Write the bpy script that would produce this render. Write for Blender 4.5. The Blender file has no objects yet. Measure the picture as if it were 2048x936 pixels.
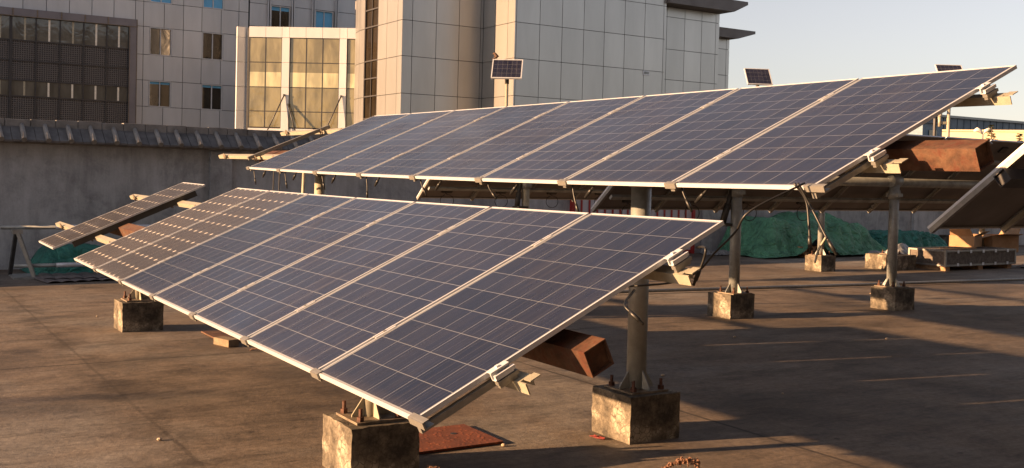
import bpy, bmesh, math, random
from mathutils import Vector, Matrix, noise as mnoise
random.seed(7)
C = bpy.context.scene.collection
S = bpy.context.scene
R = math.radians

# ------------------------------------------------------------------ camera
f_px, W_px = 2092.058, 2048.0
yaw, pitch, roll = R(-57.930), R(-1.4044), R(1.3948)
cam_d = bpy.data.cameras.new('camera')
cam = bpy.data.objects.new('camera', cam_d); C.objects.link(cam)
fwd = Vector((math.sin(yaw)*math.cos(pitch), math.cos(yaw)*math.cos(pitch), math.sin(pitch)))
rgt = Vector((math.cos(yaw), -math.sin(yaw), 0)); upv = rgt.cross(fwd)
c_, s_ = math.cos(roll), math.sin(roll)
r2 = c_*rgt + s_*upv; u2 = -s_*rgt + c_*upv
m = Matrix((r2, u2, -fwd)).transposed().to_4x4()
m.translation = Vector((0, 0, 1.68685))
cam.matrix_world = m
cam_d.sensor_fit = 'HORIZONTAL'; cam_d.sensor_width = 36.0
cam_d.lens = 36.0*f_px/W_px
cam_d.shift_y = -63.208/W_px
cam_d.clip_start = 0.05; cam_d.clip_end = 3000
S.camera = cam
S.render.resolution_x, S.render.resolution_y = 1024, 468

# ------------------------------------------------------------------ light
SUN_AZ, SUN_EL = R(15.0), R(12.0)          # sun stands behind -Y, a little to -X
to_sun = Vector((-math.sin(SUN_AZ)*math.cos(SUN_EL), -math.cos(SUN_AZ)*math.cos(SUN_EL), math.sin(SUN_EL)))
w = bpy.data.worlds.new("World"); S.world = w; w.use_nodes = True
nt = w.node_tree; nt.nodes.clear()
out = nt.nodes.new('ShaderNodeOutputWorld'); bg = nt.nodes.new('ShaderNodeBackground')
sky = nt.nodes.new('ShaderNodeTexSky'); sky.sky_type = 'NISHITA'; sky.sun_disc = False
sky.sun_elevation = SUN_EL
sky.sun_rotation = math.atan2(to_sun.x, to_sun.y)
sky.air_density = 1.0; sky.dust_density = 0.7; sky.ozone_density = 2.0; sky.altitude = 0
hsv = nt.nodes.new('ShaderNodeHueSaturation'); hsv.inputs['Saturation'].default_value = 0.5
nt.links.new(sky.outputs[0], hsv.inputs['Color'])
tint = nt.nodes.new('ShaderNodeMix'); tint.data_type = 'RGBA'; tint.blend_type = 'MULTIPLY'
tint.inputs[0].default_value = 1.0; tint.inputs[7].default_value = (1.11, 0.965, 0.92, 1)
nt.links.new(hsv.outputs[0], tint.inputs[6]); nt.links.new(tint.outputs[2], bg.inputs[0]); nt.links.new(bg.outputs[0], out.inputs[0])
bg.inputs[1].default_value = 0.05
sun_d = bpy.data.lights.new('sun', 'SUN'); sun_d.energy = 5.0; sun_d.angle = R(0.53); sun_d.color = (1.0, 0.585, 0.29)
sun = bpy.data.objects.new('sun', sun_d); C.objects.link(sun)
sun.rotation_euler = to_sun.to_track_quat('Z', 'Y').to_euler()
S.view_settings.view_transform = 'Standard'; S.view_settings.look = 'None'
S.view_settings.gamma = 1.0; S.view_settings.use_curve_mapping = False
S.view_settings.exposure = 1.95

# ------------------------------------------------------------------ materials
def ramp(nt, fac, stops):
    n = nt.nodes.new('ShaderNodeValToRGB')
    e = n.color_ramp.elements
    while len(e) < len(stops): e.new(0.5)
    for k, (p, c) in enumerate(stops):
        e[k].position = p; e[k].color = (c, c, c, 1) if isinstance(c, (int, float)) else (*c, 1)
    if fac is not None: nt.links.new(fac, n.inputs[0])
    return n.outputs[0]
def noise(nt, scale, detail=4, rough=0.55, vec=None, dist=0.0):
    n = nt.nodes.new('ShaderNodeTexNoise')
    n.inputs['Scale'].default_value = scale; n.inputs['Detail'].default_value = detail
    n.inputs['Roughness'].default_value = rough; n.inputs['Distortion'].default_value = dist
    if vec is not None: nt.links.new(vec, n.inputs['Vector'])
    return n.outputs[0]
def coords(nt, scale=(1, 1, 1), rot=(0, 0, 0), kind='Object'):
    t = nt.nodes.new('ShaderNodeTexCoord'); mp = nt.nodes.new('ShaderNodeMapping')
    mp.inputs['Scale'].default_value = scale; mp.inputs['Rotation'].default_value = rot
    nt.links.new(t.outputs[kind], mp.inputs[0]); return mp.outputs[0]
def geo_pos(nt, scale=(1, 1, 1), rot=(0, 0, 0)):
    t = nt.nodes.new('ShaderNodeNewGeometry'); mp = nt.nodes.new('ShaderNodeMapping')
    mp.inputs['Scale'].default_value = scale; mp.inputs['Rotation'].default_value = rot
    nt.links.new(t.outputs['Position'], mp.inputs[0]); return mp.outputs[0]
def mix(nt, fac, a, b, mode='MIX'):
    n = nt.nodes.new('ShaderNodeMix'); n.data_type = 'RGBA'; n.blend_type = mode
    def put(sock, v):
        if isinstance(v, (tuple, list)): sock.default_value = (*v[:3], 1)
        elif isinstance(v, (int, float)): sock.default_value = v if sock.type == 'VALUE' else (v, v, v, 1)
        else: nt.links.new(v, sock)
    put(n.inputs[0], fac); put(n.inputs[6], a); put(n.inputs[7], b)
    return n.outputs[2]
def math_(nt, op, a, b=None, c=None):
    n = nt.nodes.new('ShaderNodeMath'); n.operation = op
    for k, v in enumerate((a, b, c)):
        if v is None: continue
        if isinstance(v, (int, float)): n.inputs[k].default_value = v
        else: nt.links.new(v, n.inputs[k])
    return n.outputs[0]
def bump(nt, h, strength, dist=0.02):
    b = nt.nodes.new('ShaderNodeBump'); b.inputs['Strength'].default_value = strength
    b.inputs['Distance'].default_value = dist; nt.links.new(h, b.inputs['Height']); return b.outputs[0]
def base(name):
    mt = bpy.data.materials.new(name); mt.use_nodes = True
    return mt, mt.node_tree, mt.node_tree.nodes['Principled BSDF']
def simple(name, col, rough=0.5, metal=0.0, var=0.25, scale=6.0, bmp=0.0, spec=0.5):
    mt, nt, b = base(name)
    v = geo_pos(nt)
    n = noise(nt, scale, 5, 0.6, v)
    k = ramp(nt, n, [(0.3, 1-var), (0.7, 1+var*0.3)])
    nt.links.new(mix(nt, 1.0, col, k, 'MULTIPLY'), b.inputs['Base Color'])
    nt.links.new(ramp(nt, n, [(0.3, min(1, rough+0.1)), (0.7, max(0.02, rough-0.08))]), b.inputs['Roughness'])
    b.inputs['Metallic'].default_value = metal; b.inputs['Specular IOR Level'].default_value = spec
    if bmp: nt.links.new(bump(nt, noise(nt, scale*6, 4, 0.6, v), bmp, 0.01), b.inputs['Normal'])
    return mt
M = {}
M['alu'] = simple('alu', (0.55, 0.58, 0.63), 0.38, 0.25, 0.10, 9)
M['alu_grey'] = simple('alu_grey', (0.26, 0.255, 0.24), 0.45, 0.5, 0.2, 20)
M['galv'] = simple('galv', (0.36, 0.34, 0.27), 0.5, 0.25, 0.25, 14, 0.1)
M['pole'] = simple('pole', (0.30, 0.32, 0.32), 0.5, 0.35, 0.35, 7, 0.1)
M['pole_dark'] = simple('pole_dark', (0.05, 0.05, 0.05), 0.5, 0.3, 0.3, 9)
M['black'] = simple('black', (0.012, 0.012, 0.012), 0.45, 0, 0.3, 30)
M['backsheet'] = simple('backsheet', (0.15, 0.135, 0.13), 0.6, 0, 0.12, 3)
M['bolt'] = simple('bolt', (0.10, 0.045, 0.03), 0.75, 0.3, 0.5, 40)
M['plate'] = simple('plate', (0.20, 0.16, 0.12), 0.65, 0.3, 0.5, 18, 0.2)
M['wood'] = simple('wood', (0.32, 0.20, 0.11), 0.8, 0, 0.4, 16, 0.3)
M['cardboard'] = simple('cardboard', (0.36, 0.22, 0.12), 0.85, 0, 0.25, 5, 0.2)
M['plastic_sheet'] = simple('plastic_sheet', (0.20, 0.205, 0.21), 0.35, 0, 0.4, 6, 0.4)
M['red_paint'] = simple('red_paint', (0.35, 0.03, 0.03), 0.5, 0, 0.25, 5)
M['white_paint'] = simple('white_paint', (0.55, 0.60, 0.68), 0.5, 0, 0.12, 3)
M['blue_steel'] = simple('blue_steel', (0.07, 0.11, 0.16), 0.5, 0, 0.15, 0.5)
M['cream_wall'] = simple('cream_wall', (0.62, 0.54, 0.36), 0.8, 0, 0.12, 0.4)
M['bark'] = simple('bark', (0.10, 0.07, 0.045), 0.9, 0, 0.3, 9)
M['needles'] = simple('needles', (0.05, 0.065, 0.03), 0.8, 0, 0.5, 3)
M['lamp_white'] = simple('lamp_white', (0.75, 0.72, 0.65), 0.4)
M['dry_weed'] = simple('dry_weed', (0.17, 0.085, 0.05), 0.9, 0, 0.5, 60)
M['bird'] = simple('bird', (0.10, 0.055, 0.035), 0.85, 0, 0.6, 50)
M['pebble'] = simple('pebble', (0.45, 0.36, 0.27), 0.9, 0, 0.4, 40)
M['red_wire'] = simple('red_wire', (0.22, 0.03, 0.025), 0.6)
M['win_frame'] = simple('win_frame', (0.50, 0.51, 0.53), 0.5, 0, 0.1, 2)
M['blind'] = simple('blind', (0.14, 0.42, 0.70), 0.7, 0, 0.1, 2)
M['room'] = simple('room', (0.22, 0.20, 0.17), 0.8, 0, 0.4, 0.4)
M['joint'] = simple('joint', (0.06, 0.06, 0.06), 0.7)
M['dark_brick'] = simple('dark_brick', (0.075, 0.075, 0.078), 0.85, 0, 0.3, 3, 0.2)
M['dark_metal'] = simple('dark_metal', (0.035, 0.035, 0.04), 0.5, 0.2, 0.2, 4)
M['soffit'] = simple('soffit', (0.13, 0.12, 0.12), 0.5, 0.1, 0.15, 1)
M['violet_frame'] = simple('violet_frame', (0.16, 0.155, 0.18), 0.5, 0.1, 0.15, 1)
M['lantern_glass'] = simple('lantern_glass', (0.6, 0.6, 0.55), 0.2)

def mat_rust(name, hole=False):
    mt, nt, b = base(name); v = geo_pos(nt)
    n1 = noise(nt, 5, 8, 0.65, v); n2 = noise(nt, 28, 6, 0.6, v)
    c = ramp(nt, n1, [(0.3, (0.035, 0.015, 0.008)), (0.46, (0.085, 0.036, 0.018)), (0.56, (0.12, 0.062, 0.034)), (0.72, (0.075, 0.022, 0.010))])
    k = ramp(nt, n2, [(0.3, 0.55), (0.6, 1.05)])
    sp_ = ramp(nt, noise(nt, 14, 9, 0.75, v), [(0.5, 0.0), (0.6, 0.8)])
    cc = mix(nt, sp_, mix(nt, 1, c, k, 'MULTIPLY'), (0.075, 0.018, 0.008))
    cc = mix(nt, ramp(nt, noise(nt, 3, 6, 0.7, v), [(0.56, 0.0), (0.66, 0.6)]), cc, (0.075, 0.06, 0.05))
    nt.links.new(cc, b.inputs['Base Color']); b.inputs['Roughness'].default_value = 0.75; b.inputs['Metallic'].default_value = 0.15
    nt.links.new(bump(nt, n2, 0.35, 0.01), b.inputs['Normal'])
    return mt
M['rust'] = mat_rust('rust')
def mat_hatch():
    mt, nt, b = base('hatch_rust'); v = geo_pos(nt)
    n1 = noise(nt, 7, 6, 0.6, v)
    c = ramp(nt, n1, [(0.3, (0.13, 0.03, 0.013)), (0.6, (0.22, 0.055, 0.02)), (0.8, (0.26, 0.09, 0.04))])
    vo = nt.nodes.new('ShaderNodeTexVoronoi'); vo.inputs['Scale'].default_value = 30; vo.inputs['Randomness'].default_value = 0.7
    nt.links.new(geo_pos(nt, (1, 1, 0), (0, 0, R(25))), vo.inputs['Vector'])
    h = ramp(nt, vo.outputs['Distance'], [(0.2, 1.0), (0.42, 0.0)])
    nt.links.new(mix(nt, 0.35, c, mix(nt, 1, c, h, 'MULTIPLY')), b.inputs['Base Color'])
    b.inputs['Roughness'].default_value = 0.8
    nt.links.new(bump(nt, h, 0.5, 0.003), b.inputs['Normal'])
    return mt
M['hatch'] = mat_hatch()

def mat_ground():
    mt, nt, b = base('yard_concrete'); v = geo_pos(nt)
    big = noise(nt, 0.35, 8, 0.62, v, 0.3); med = noise(nt, 2.1, 12, 0.74, v, 0.2)
    fine = noise(nt, 22, 8, 0.8, v); grit = noise(nt, 130, 4, 0.85, v)
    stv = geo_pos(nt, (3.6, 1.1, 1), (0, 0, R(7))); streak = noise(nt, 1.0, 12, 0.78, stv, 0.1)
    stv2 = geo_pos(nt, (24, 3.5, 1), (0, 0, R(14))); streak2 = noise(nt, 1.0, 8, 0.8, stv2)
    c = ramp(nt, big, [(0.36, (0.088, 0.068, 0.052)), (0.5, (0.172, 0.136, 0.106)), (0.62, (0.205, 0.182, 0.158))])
    k = ramp(nt, streak, [(0.33, 0.42), (0.48, 0.92), (0.66, 1.2)])  # long streaks: stains, plus soft shadow bands painted into the colour
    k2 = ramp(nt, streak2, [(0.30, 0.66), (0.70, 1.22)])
    k3 = ramp(nt, med, [(0.32, 0.48), (0.44, 0.94), (0.68, 1.14)])
    k4 = ramp(nt, fine, [(0.32, 0.60), (0.68, 1.26)])
    k5 = ramp(nt, grit, [(0.30, 0.68), (0.70, 1.26)])
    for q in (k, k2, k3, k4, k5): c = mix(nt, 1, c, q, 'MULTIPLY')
    # small dark droppings and chips
    vs = nt.nodes.new('ShaderNodeTexVoronoi'); vs.inputs['Scale'].default_value = 3.2; nt.links.new(v, vs.inputs['Vector'])
    sepc = nt.nodes.new('ShaderNodeSeparateColor'); nt.links.new(vs.outputs['Color'], sepc.inputs[0])
    dot = math_(nt, 'LESS_THAN', vs.outputs['Distance'], math_(nt, 'MULTIPLY', math_(nt, 'POWER', sepc.outputs[0], 4.0), 0.085))
    c = mix(nt, math_(nt, 'MULTIPLY', dot, 0.7), c, (0.03, 0.024, 0.02))
    # expansion joints at x = const and y = const (wobbling a little), with dirt beside them
    sp = nt.nodes.new('ShaderNodeSeparateXYZ'); nt.links.new(geo_pos(nt), sp.inputs[0])
    wob = math_(nt, 'MULTIPLY', math_(nt, 'SUBTRACT', noise(nt, 0.9, 2, 0.5, v), 0.5), 0.035)
    def joint(axis, off):
        return math_(nt, 'ABSOLUTE', math_(nt, 'SUBTRACT', math_(nt, 'ADD', sp.outputs[axis], wob), off))
    brk = ramp(nt, noise(nt, 1.3, 4, 0.6, v), [(0.3, 0.55), (0.5, 1.0)])
    hb = ramp(nt, noise(nt, 2.4, 8, 0.75, v, 0.4), [(0.45, 0.0), (0.58, 0.85)])
    for axis, off, wt, hw, hs in ((1, 1.68, .4, .26, 1.0), (1, 5.13, .9, .14, .7), (0, -9.47, 1.0, .14, .7)):
        d = joint(axis, off)
        line = ramp(nt, math_(nt, 'MULTIPLY', d, 10.0), [(0.0, 1.0), (0.09, 1.0), (0.19, 0.0)])
        halo = ramp(nt, math_(nt, 'DIVIDE', d, hw), [(0.0, 1.0), (1.0, 0.0)])
        c = mix(nt, math_(nt, 'MULTIPLY', mix(nt, 1, line, brk, 'MULTIPLY'), wt), c, (0.03, 0.024, 0.018))
        c = mix(nt, math_(nt, 'MULTIPLY', mix(nt, 1, halo, hb, 'MULTIPLY'), hs), c, (0.038, 0.029, 0.022))
    # damp and oil stains
    st1 = ramp(nt, noise(nt, 0.75, 9, 0.7, geo_pos(nt, (1.5, 0.8, 1), (0, 0, R(12))), 0.3), [(0.52, 0.0), (0.66, 0.62)])
    c = mix(nt, st1, c, (0.050, 0.043, 0.038))
    st2 = ramp(nt, noise(nt, 0.5, 9, 0.7, geo_pos(nt, (1.2, 0.7, 1), (0, 0, R(-20))), 0.2), [(0.55, 0.0), (0.7, 0.45)])
    c = mix(nt, st2, c, (0.20, 0.175, 0.145))
    # small pale scrapes
    sv = geo_pos(nt, (26, 5, 1), (0, 0, R(38))); sc = ramp(nt, noise(nt, 1, 3, 0.7, sv), [(0.70, 0.0), (0.76, 0.35)])
    c = mix(nt, sc, c, (0.22, 0.18, 0.14))
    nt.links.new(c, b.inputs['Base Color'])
    nt.links.new(ramp(nt, med, [(0.3, 0.62), (0.7, 0.85)]), b.inputs['Roughness'])
    b.inputs['Specular IOR Level'].default_value = 0.35
    hh = math_(nt, 'ADD', math_(nt, 'MULTIPLY', fine, 0.45), math_(nt, 'ADD', math_(nt, 'MULTIPLY', med, 0.8), math_(nt, 'MULTIPLY', grit, 0.12)))
    nt.links.new(bump(nt, hh, 0.5, 0.02), b.inputs['Normal'])
    return mt
M['ground'] = mat_ground()
M['far_ground'] = simple('far_ground', (0.06, 0.06, 0.055), 0.9, 0, 0.3, 0.1)

def mat_block():
    mt, nt, b = base('block_concrete'); v = coords(nt)
    n1 = noise(nt, 6, 7, 0.65, v); n2 = noise(nt, 60, 5, 0.7, v)
    c = ramp(nt, n1, [(0.36, (0.045, 0.040, 0.034)), (0.5, (0.125, 0.108, 0.085)), (0.64, (0.20, 0.175, 0.14))])
    vo = nt.nodes.new('ShaderNodeTexVoronoi'); vo.feature = 'DISTANCE_TO_EDGE'; vo.inputs['Scale'].default_value = 26
    dv = nt.nodes.new('ShaderNodeVectorMath'); dv.operation = 'ADD'
    nn = nt.nodes.new('ShaderNodeTexNoise'); nn.inputs['Scale'].default_value = 9
    ml = nt.nodes.new('ShaderNodeVectorMath'); ml.operation = 'SCALE'; ml.inputs['Scale'].default_value = 0.08
    nt.links.new(v, nn.inputs['Vector']); nt.links.new(nn.outputs['Color'], ml.inputs[0])
    nt.links.new(v, dv.inputs[0]); nt.links.new(ml.outputs[0], dv.inputs[1]); nt.links.new(dv.outputs[0], vo.inputs['Vector'])
    crack = ramp(nt, vo.outputs['Distance'], [(0.0, 0.35), (0.07, 1.0)])
    patch = ramp(nt, noise(nt, 5.5, 3, 0.55, v), [(0.55, 0.0), (0.62, 1.0)])
    pale = mix(nt, 1, (0.30, 0.265, 0.21), crack, 'MULTIPLY')
    c = mix(nt, patch, c, pale)
    c = mix(nt, 0.45, c, mix(nt, 1, c, crack, 'MULTIPLY'))
    c = mix(nt, 1, c, ramp(nt, n2, [(0.25, 0.7), (0.75, 1.15)]), 'MULTIPLY')
    nt.links.new(c, b.inputs['Base Color']); b.inputs['Roughness'].default_value = 0.88; b.inputs['Specular IOR Level'].default_value = 0.25
    hh = math_(nt, 'ADD', math_(nt, 'MULTIPLY', n2, 0.4), math_(nt, 'MULTIPLY', crack, 0.25))
    nt.links.new(bump(nt, hh, 0.5, 0.012), b.inputs['Normal'])
    return mt
M['block'] = mat_block()

def mat_stucco():
    mt, nt, b = base('wall_stucco'); v = geo_pos(nt)
    n1 = noise(nt, 1.1, 12, 0.72, v, 0.3); n2 = noise(nt, 30, 7, 0.8, v)
    vs = geo_pos(nt, (3, 3, 0.5)); n3 = noise(nt, 1.2, 6, 0.7, vs, 0.4)
    c = ramp(nt, n1, [(0.34, (0.23, 0.245, 0.265)), (0.5, (0.40, 0.425, 0.46)), (0.66, (0.48, 0.505, 0.54))])
    c = mix(nt, 1, c, ramp(nt, n3, [(0.3, 0.72), (0.6, 1.08)]), 'MULTIPLY')
    c = mix(nt, 1, c, ramp(nt, n2, [(0.25, 0.86), (0.75, 1.08)]), 'MULTIPLY')
    nt.links.new(c, b.inputs['Base Color']); b.inputs['Roughness'].default_value = 0.9; b.inputs['Specular IOR Level'].default_value = 0.2
    nt.links.new(bump(nt, n2, 0.4, 0.01), b.inputs['Normal'])
    return mt
M['stucco'] = mat_stucco()
M['tile'] = simple('tile', (0.135, 0.135, 0.14), 0.6, 0, 0.45, 5, 0.2)
M['cover_tile'] = simple('cover_tile', (0.27, 0.26, 0.25), 0.5, 0, 0.3, 6, 0.1)
M['ridge_brick'] = simple('ridge_brick', (0.25, 0.25, 0.25), 0.8, 0, 0.4, 4, 0.3)

def mat_panel_wall(name='cladding', col=(0.42, 0.42, 0.415), rough=0.335, metal=0.78):
    mt, nt, b = base(name); v = geo_pos(nt)
    g = nt.nodes.new('ShaderNodeNewGeometry')
    k = ramp(nt, g.outputs['Random Per Island'], [(0.0, 0.95), (1.0, 1.04)])
    n1 = noise(nt, 0.5, 4, 0.6, geo_pos(nt, (2, 2, 0.4)))
    c = mix(nt, 1, col, k, 'MULTIPLY')
    c = mix(nt, 1, c, ramp(nt, n1, [(0.3, 0.90), (0.65, 1.03)]), 'MULTIPLY')
    nt.links.new(c, b.inputs['Base Color']); b.inputs['Roughness'].default_value = rough; b.inputs['Metallic'].default_value = metal
    nt.links.new(bump(nt, noise(nt, 0.7, 2, 0.5, v), 0.12, 0.05), b.inputs['Normal'])
    return mt
M['clad'] = mat_panel_wall()
M['clad_office'] = mat_panel_wall('office_cladding', (0.46, 0.485, 0.52), 0.5, 0.3)
M['clad_white'] = mat_panel_wall('bay_cladding', (0.52, 0.54, 0.57), 0.45, 0.2)
def mat_glass(name, col, rough=0.06, bm=0.15, spec=0.9):
    mt, nt, b = base(name); v = geo_pos(nt)
    g = nt.nodes.new('ShaderNodeNewGeometry')
    k = ramp(nt, g.outputs['Random Per Island'], [(0.0, 0.7), (1.0, 1.25)])
    k2 = ramp(nt, noise(nt, 0.9, 3, 0.5, geo_pos(nt, (1.6, 1.6, 0.5))), [(0.38, 0.72), (0.5, 1.0), (0.62, 1.25)])
    nt.links.new(mix(nt, 1, mix(nt, 1, col, k, 'MULTIPLY'), k2, 'MULTIPLY'), b.inputs['Base Color'])
    b.inputs['Roughness'].default_value = rough; b.inputs['Specular IOR Level'].default_value = spec
    nt.links.new(bump(nt, noise(nt, 0.8, 2, 0.5, v, 1.5), bm, 0.05), b.inputs['Normal'])
    return mt
M['glass_dark'] = mat_glass('glass_dark', (0.04, 0.034, 0.026), 0.05, 0.12)
M['glass_grey'] = mat_glass('glass_grey', (0.10, 0.10, 0.09), 0.06)
M['glass_tan_reflection'] = mat_glass('glass_tan_reflection', (0.20, 0.18, 0.105), 0.05, 0.5)  # tan base colour paints in the sunlit reflection on the panes
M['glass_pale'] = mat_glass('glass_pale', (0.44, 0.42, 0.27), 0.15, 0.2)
M['glass_hall'] = mat_glass('glass_hall', (0.022, 0.017, 0.011), 0.04, 0.1, 0.4)
def mat_lattice():
    mt, nt, b = base('lattice'); 
    t = nt.nodes.new('ShaderNodeTexCoord'); sp = nt.nodes.new('ShaderNodeSeparateXYZ'); nt.links.new(t.outputs['UV'], sp.inputs[0])
    def cell(s): return math_(nt, 'ABSOLUTE', math_(nt, 'SUBTRACT', math_(nt, 'FRACT', s), 0.5))
    mx = math_(nt, 'MAXIMUM', cell(sp.outputs[0]), cell(sp.outputs[1]))
    hole = ramp(nt, mx, [(0.27, 0.0), (0.33, 1.0)])
    nt.links.new(mix(nt, hole, (0.012, 0.012, 0.013), (0.10, 0.095, 0.10)), b.inputs['Base Color'])
    nt.links.new(bump(nt, hole, 0.8, 0.05), b.inputs['Normal']); b.inputs['Roughness'].default_value = 0.6
    return mt
M['lattice'] = mat_lattice()

def mat_cells(name, mono=False, small=False):
    """UV: 6 x 10 cells in u, v"""
    mt, nt, b = base(name)
    t = nt.nodes.new('ShaderNodeTexCoord'); sp = nt.nodes.new('ShaderNodeSeparateXYZ'); nt.links.new(t.outputs['UV'], sp.inputs[0])
    U, V = sp.outputs[0], sp.outputs[1]
    def edge(s): return math_(nt, 'SUBTRACT', 0.5, math_(nt, 'ABSOLUTE', math_(nt, 'SUBTRACT', math_(nt, 'FRACT', s), 0.5)))   # distance to cell border
    eu, ev = edge(U), edge(V)
    cb = nt.nodes.new('ShaderNodeCombineXYZ'); nt.links.new(math_(nt, 'FLOOR', U), cb.inputs[0]); nt.links.new(math_(nt, 'FLOOR', V), cb.inputs[1])
    oi = nt.nodes.new('ShaderNodeObjectInfo'); nt.links.new(math_(nt, 'MULTIPLY', oi.outputs['Random'], 57.0), cb.inputs[2])
    wn = nt.nodes.new('ShaderNodeTexWhiteNoise'); nt.links.new(cb.outputs[0], wn.inputs['Vector'])
    if mono:
        cell = mix(nt, wn.outputs['Value'], (0.010, 0.008, 0.008), (0.014, 0.011, 0.010))
    else:
        cell = mix(nt, wn.outputs['Value'], (0.0045, 0.007, 0.024), (0.010, 0.013, 0.034))
        vo = nt.nodes.new('ShaderNodeTexVoronoi'); vo.inputs['Scale'].default_value = 9.0
        mp = nt.nodes.new('ShaderNodeMapping'); mp.inputs['Scale'].default_value = (2.0, 1.0, 1)
        nt.links.new(t.outputs['UV'], mp.inputs[0]); nt.links.new(mp.outputs[0], vo.inputs['Vector'])
        bw = nt.nodes.new('ShaderNodeSeparateColor'); nt.links.new(vo.outputs['Color'], bw.inputs[0])
        cell = mix(nt, 1, cell, ramp(nt, bw.outputs[0], [(0.0, 0.86), (1.0, 1.14)]), 'MULTIPLY')
    # bus bars: three fine silver lines per cell along the slope
    fu = math_(nt, 'FRACT', math_(nt, 'MULTIPLY', math_(nt, 'FRACT', U), 3.0))
    bus = math_(nt, 'ABSOLUTE', math_(nt, 'SUBTRACT', fu, 0.5))
    c = cell
    if not mono:
        c = mix(nt, ramp(nt, bus, [(0.0, 0.5), (0.012, 0.5), (0.018, 0.0)]), c, (0.105, 0.112, 0.13))
        gap = math_(nt, 'MINIMUM', eu, ev)
        line = ramp(nt, gap, [(0.0, 1.0), (0.009, 1.0), (0.012, 0.0)])
        c = mix(nt, line, c, (0.18, 0.195, 0.225))
    else:
        c = mix(nt, ramp(nt, bus, [(0.0, 0.22), (0.014, 0.22), (0.020, 0.0)]), c, (0.30, 0.28, 0.26))
        dia = math_(nt, 'ADD', eu, ev)
        c = mix(nt, ramp(nt, dia, [(0.0, 1.0), (0.125, 1.0), (0.14, 0.0)]), c, (0.66, 0.62, 0.56))
        c = mix(nt, ramp(nt, math_(nt, 'MINIMUM', eu, ev), [(0.0, 0.5), (0.006, 0.5), (0.009, 0.0)]), c, (0.4, 0.38, 0.35))
    # white margin outside the cells
    n_u, n_v = (6, 10)
    inside = math_(nt, 'MULTIPLY', math_(nt, 'MULTIPLY', math_(nt, 'GREATER_THAN', U, 0.0), math_(nt, 'LESS_THAN', U, n_u)),
                   math_(nt, 'MULTIPLY', math_(nt, 'GREATER_THAN', V, 0.0), math_(nt, 'LESS_THAN', V, n_v)))
    c = mix(nt, inside, (0.27, 0.285, 0.31), c)
    # a thin uneven film of dust
    v = geo_pos(nt); dn = noise(nt, 1.4, 6, 0.65, v, 0.4); dn2 = noise(nt, 30, 4, 0.7, v)
    d = mix(nt, 1, ramp(nt, dn, [(0.3, 0.006), (0.72, 0.035)]), ramp(nt, dn2, [(0.3, 0.8), (0.7, 1.1)]), 'MULTIPLY')
    c = mix(nt, math_(nt, 'ADD', d, 0.10 if mono else 0.0), c, (0.31, 0.26, 0.21))
    mp2 = nt.nodes.new('ShaderNodeMapping'); mp2.inputs['Scale'].default_value = (5.0, 0.22, 1); nt.links.new(t.outputs['UV'], mp2.inputs[0])
    ofs = nt.nodes.new('ShaderNodeCombineXYZ'); nt.links.new(math_(nt, 'MULTIPLY', oi.outputs['Random'], 40.0), ofs.inputs[0]); nt.links.new(ofs.outputs[0], mp2.inputs['Location'])
    dirt = ramp(nt, noise(nt, 1.0, 5, 0.65, mp2.outputs[0]), [(0.48, 0.0), (0.78, 0.07)])
    low = math_(nt, 'MULTIPLY', ramp(nt, V, [(0.0, 1.0), (0.35, 0.0)]), 0.07)
    c = mix(nt, math_(nt, 'ADD', dirt, low), c, (0.27, 0.23, 0.19))
    c = mix(nt, 1, c, ramp(nt, oi.outputs['Random'], [(0.0, 0.82), (1.0, 1.22)]), 'MULTIPLY')
    nt.links.new(c, b.inputs['Base Color'])
    nt.links.new(ramp(nt, dn, [(0.3, 0.13), (0.7, 0.32)]), b.inputs['Roughness'])
    b.inputs['IOR'].default_value = 1.45; b.inputs['Specular IOR Level'].default_value = 0.45
    return mt
M['cells'] = mat_cells('poly_cells'); M['mono'] = mat_cells('mono_cells', True)

def mat_tarp(name, a, bcol):
    mt, nt, b = base(name); v = geo_pos(nt)
    n1 = noise(nt, 3, 6, 0.65, v, 0.8)
    nt.links.new(ramp(nt, n1, [(0.3, a), (0.55, bcol), (0.8, tuple(x*1.25 for x in bcol))]), b.inputs['Base Color'])
    b.inputs['Roughness'].default_value = 0.6
    vo = nt.nodes.new('ShaderNodeTexVoronoi'); vo.inputs['Scale'].default_value = 4.5; vo.feature = 'DISTANCE_TO_EDGE'
    dv = nt.nodes.new('ShaderNodeVectorMath'); dv.operation = 'ADD'; nn = nt.nodes.new('ShaderNodeTexNoise'); nn.inputs['Scale'].default_value = 2.0
    nt.links.new(v, nn.inputs['Vector']); nt.links.new(v, dv.inputs[0]); nt.links.new(nn.outputs['Color'], dv.inputs[1]); nt.links.new(dv.outputs[0], vo.inputs['Vector'])
    nt.links.new(bump(nt, math_(nt, 'ADD', vo.outputs['Distance'], math_(nt, 'MULTIPLY', noise(nt, 9, 6, 0.7, v, 1.2), 0.35)), 1.0, 0.12), b.inputs['Normal'])
    return mt
M['tarp'] = mat_tarp('tarp_green', (0.03, 0.12, 0.075), (0.08, 0.26, 0.155))
M['tarp_teal'] = mat_tarp('tarp_teal', (0.015, 0.10, 0.085), (0.03, 0.20, 0.165))
M['sheet_metal'] = simple('sheet_metal', (0.16, 0.14, 0.14), 0.6, 0.2, 0.4, 4, 0.2)
M['crate_side'] = simple('crate_side', (0.12, 0.10, 0.085), 0.8, 0, 0.45, 18, 0.3)

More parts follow.
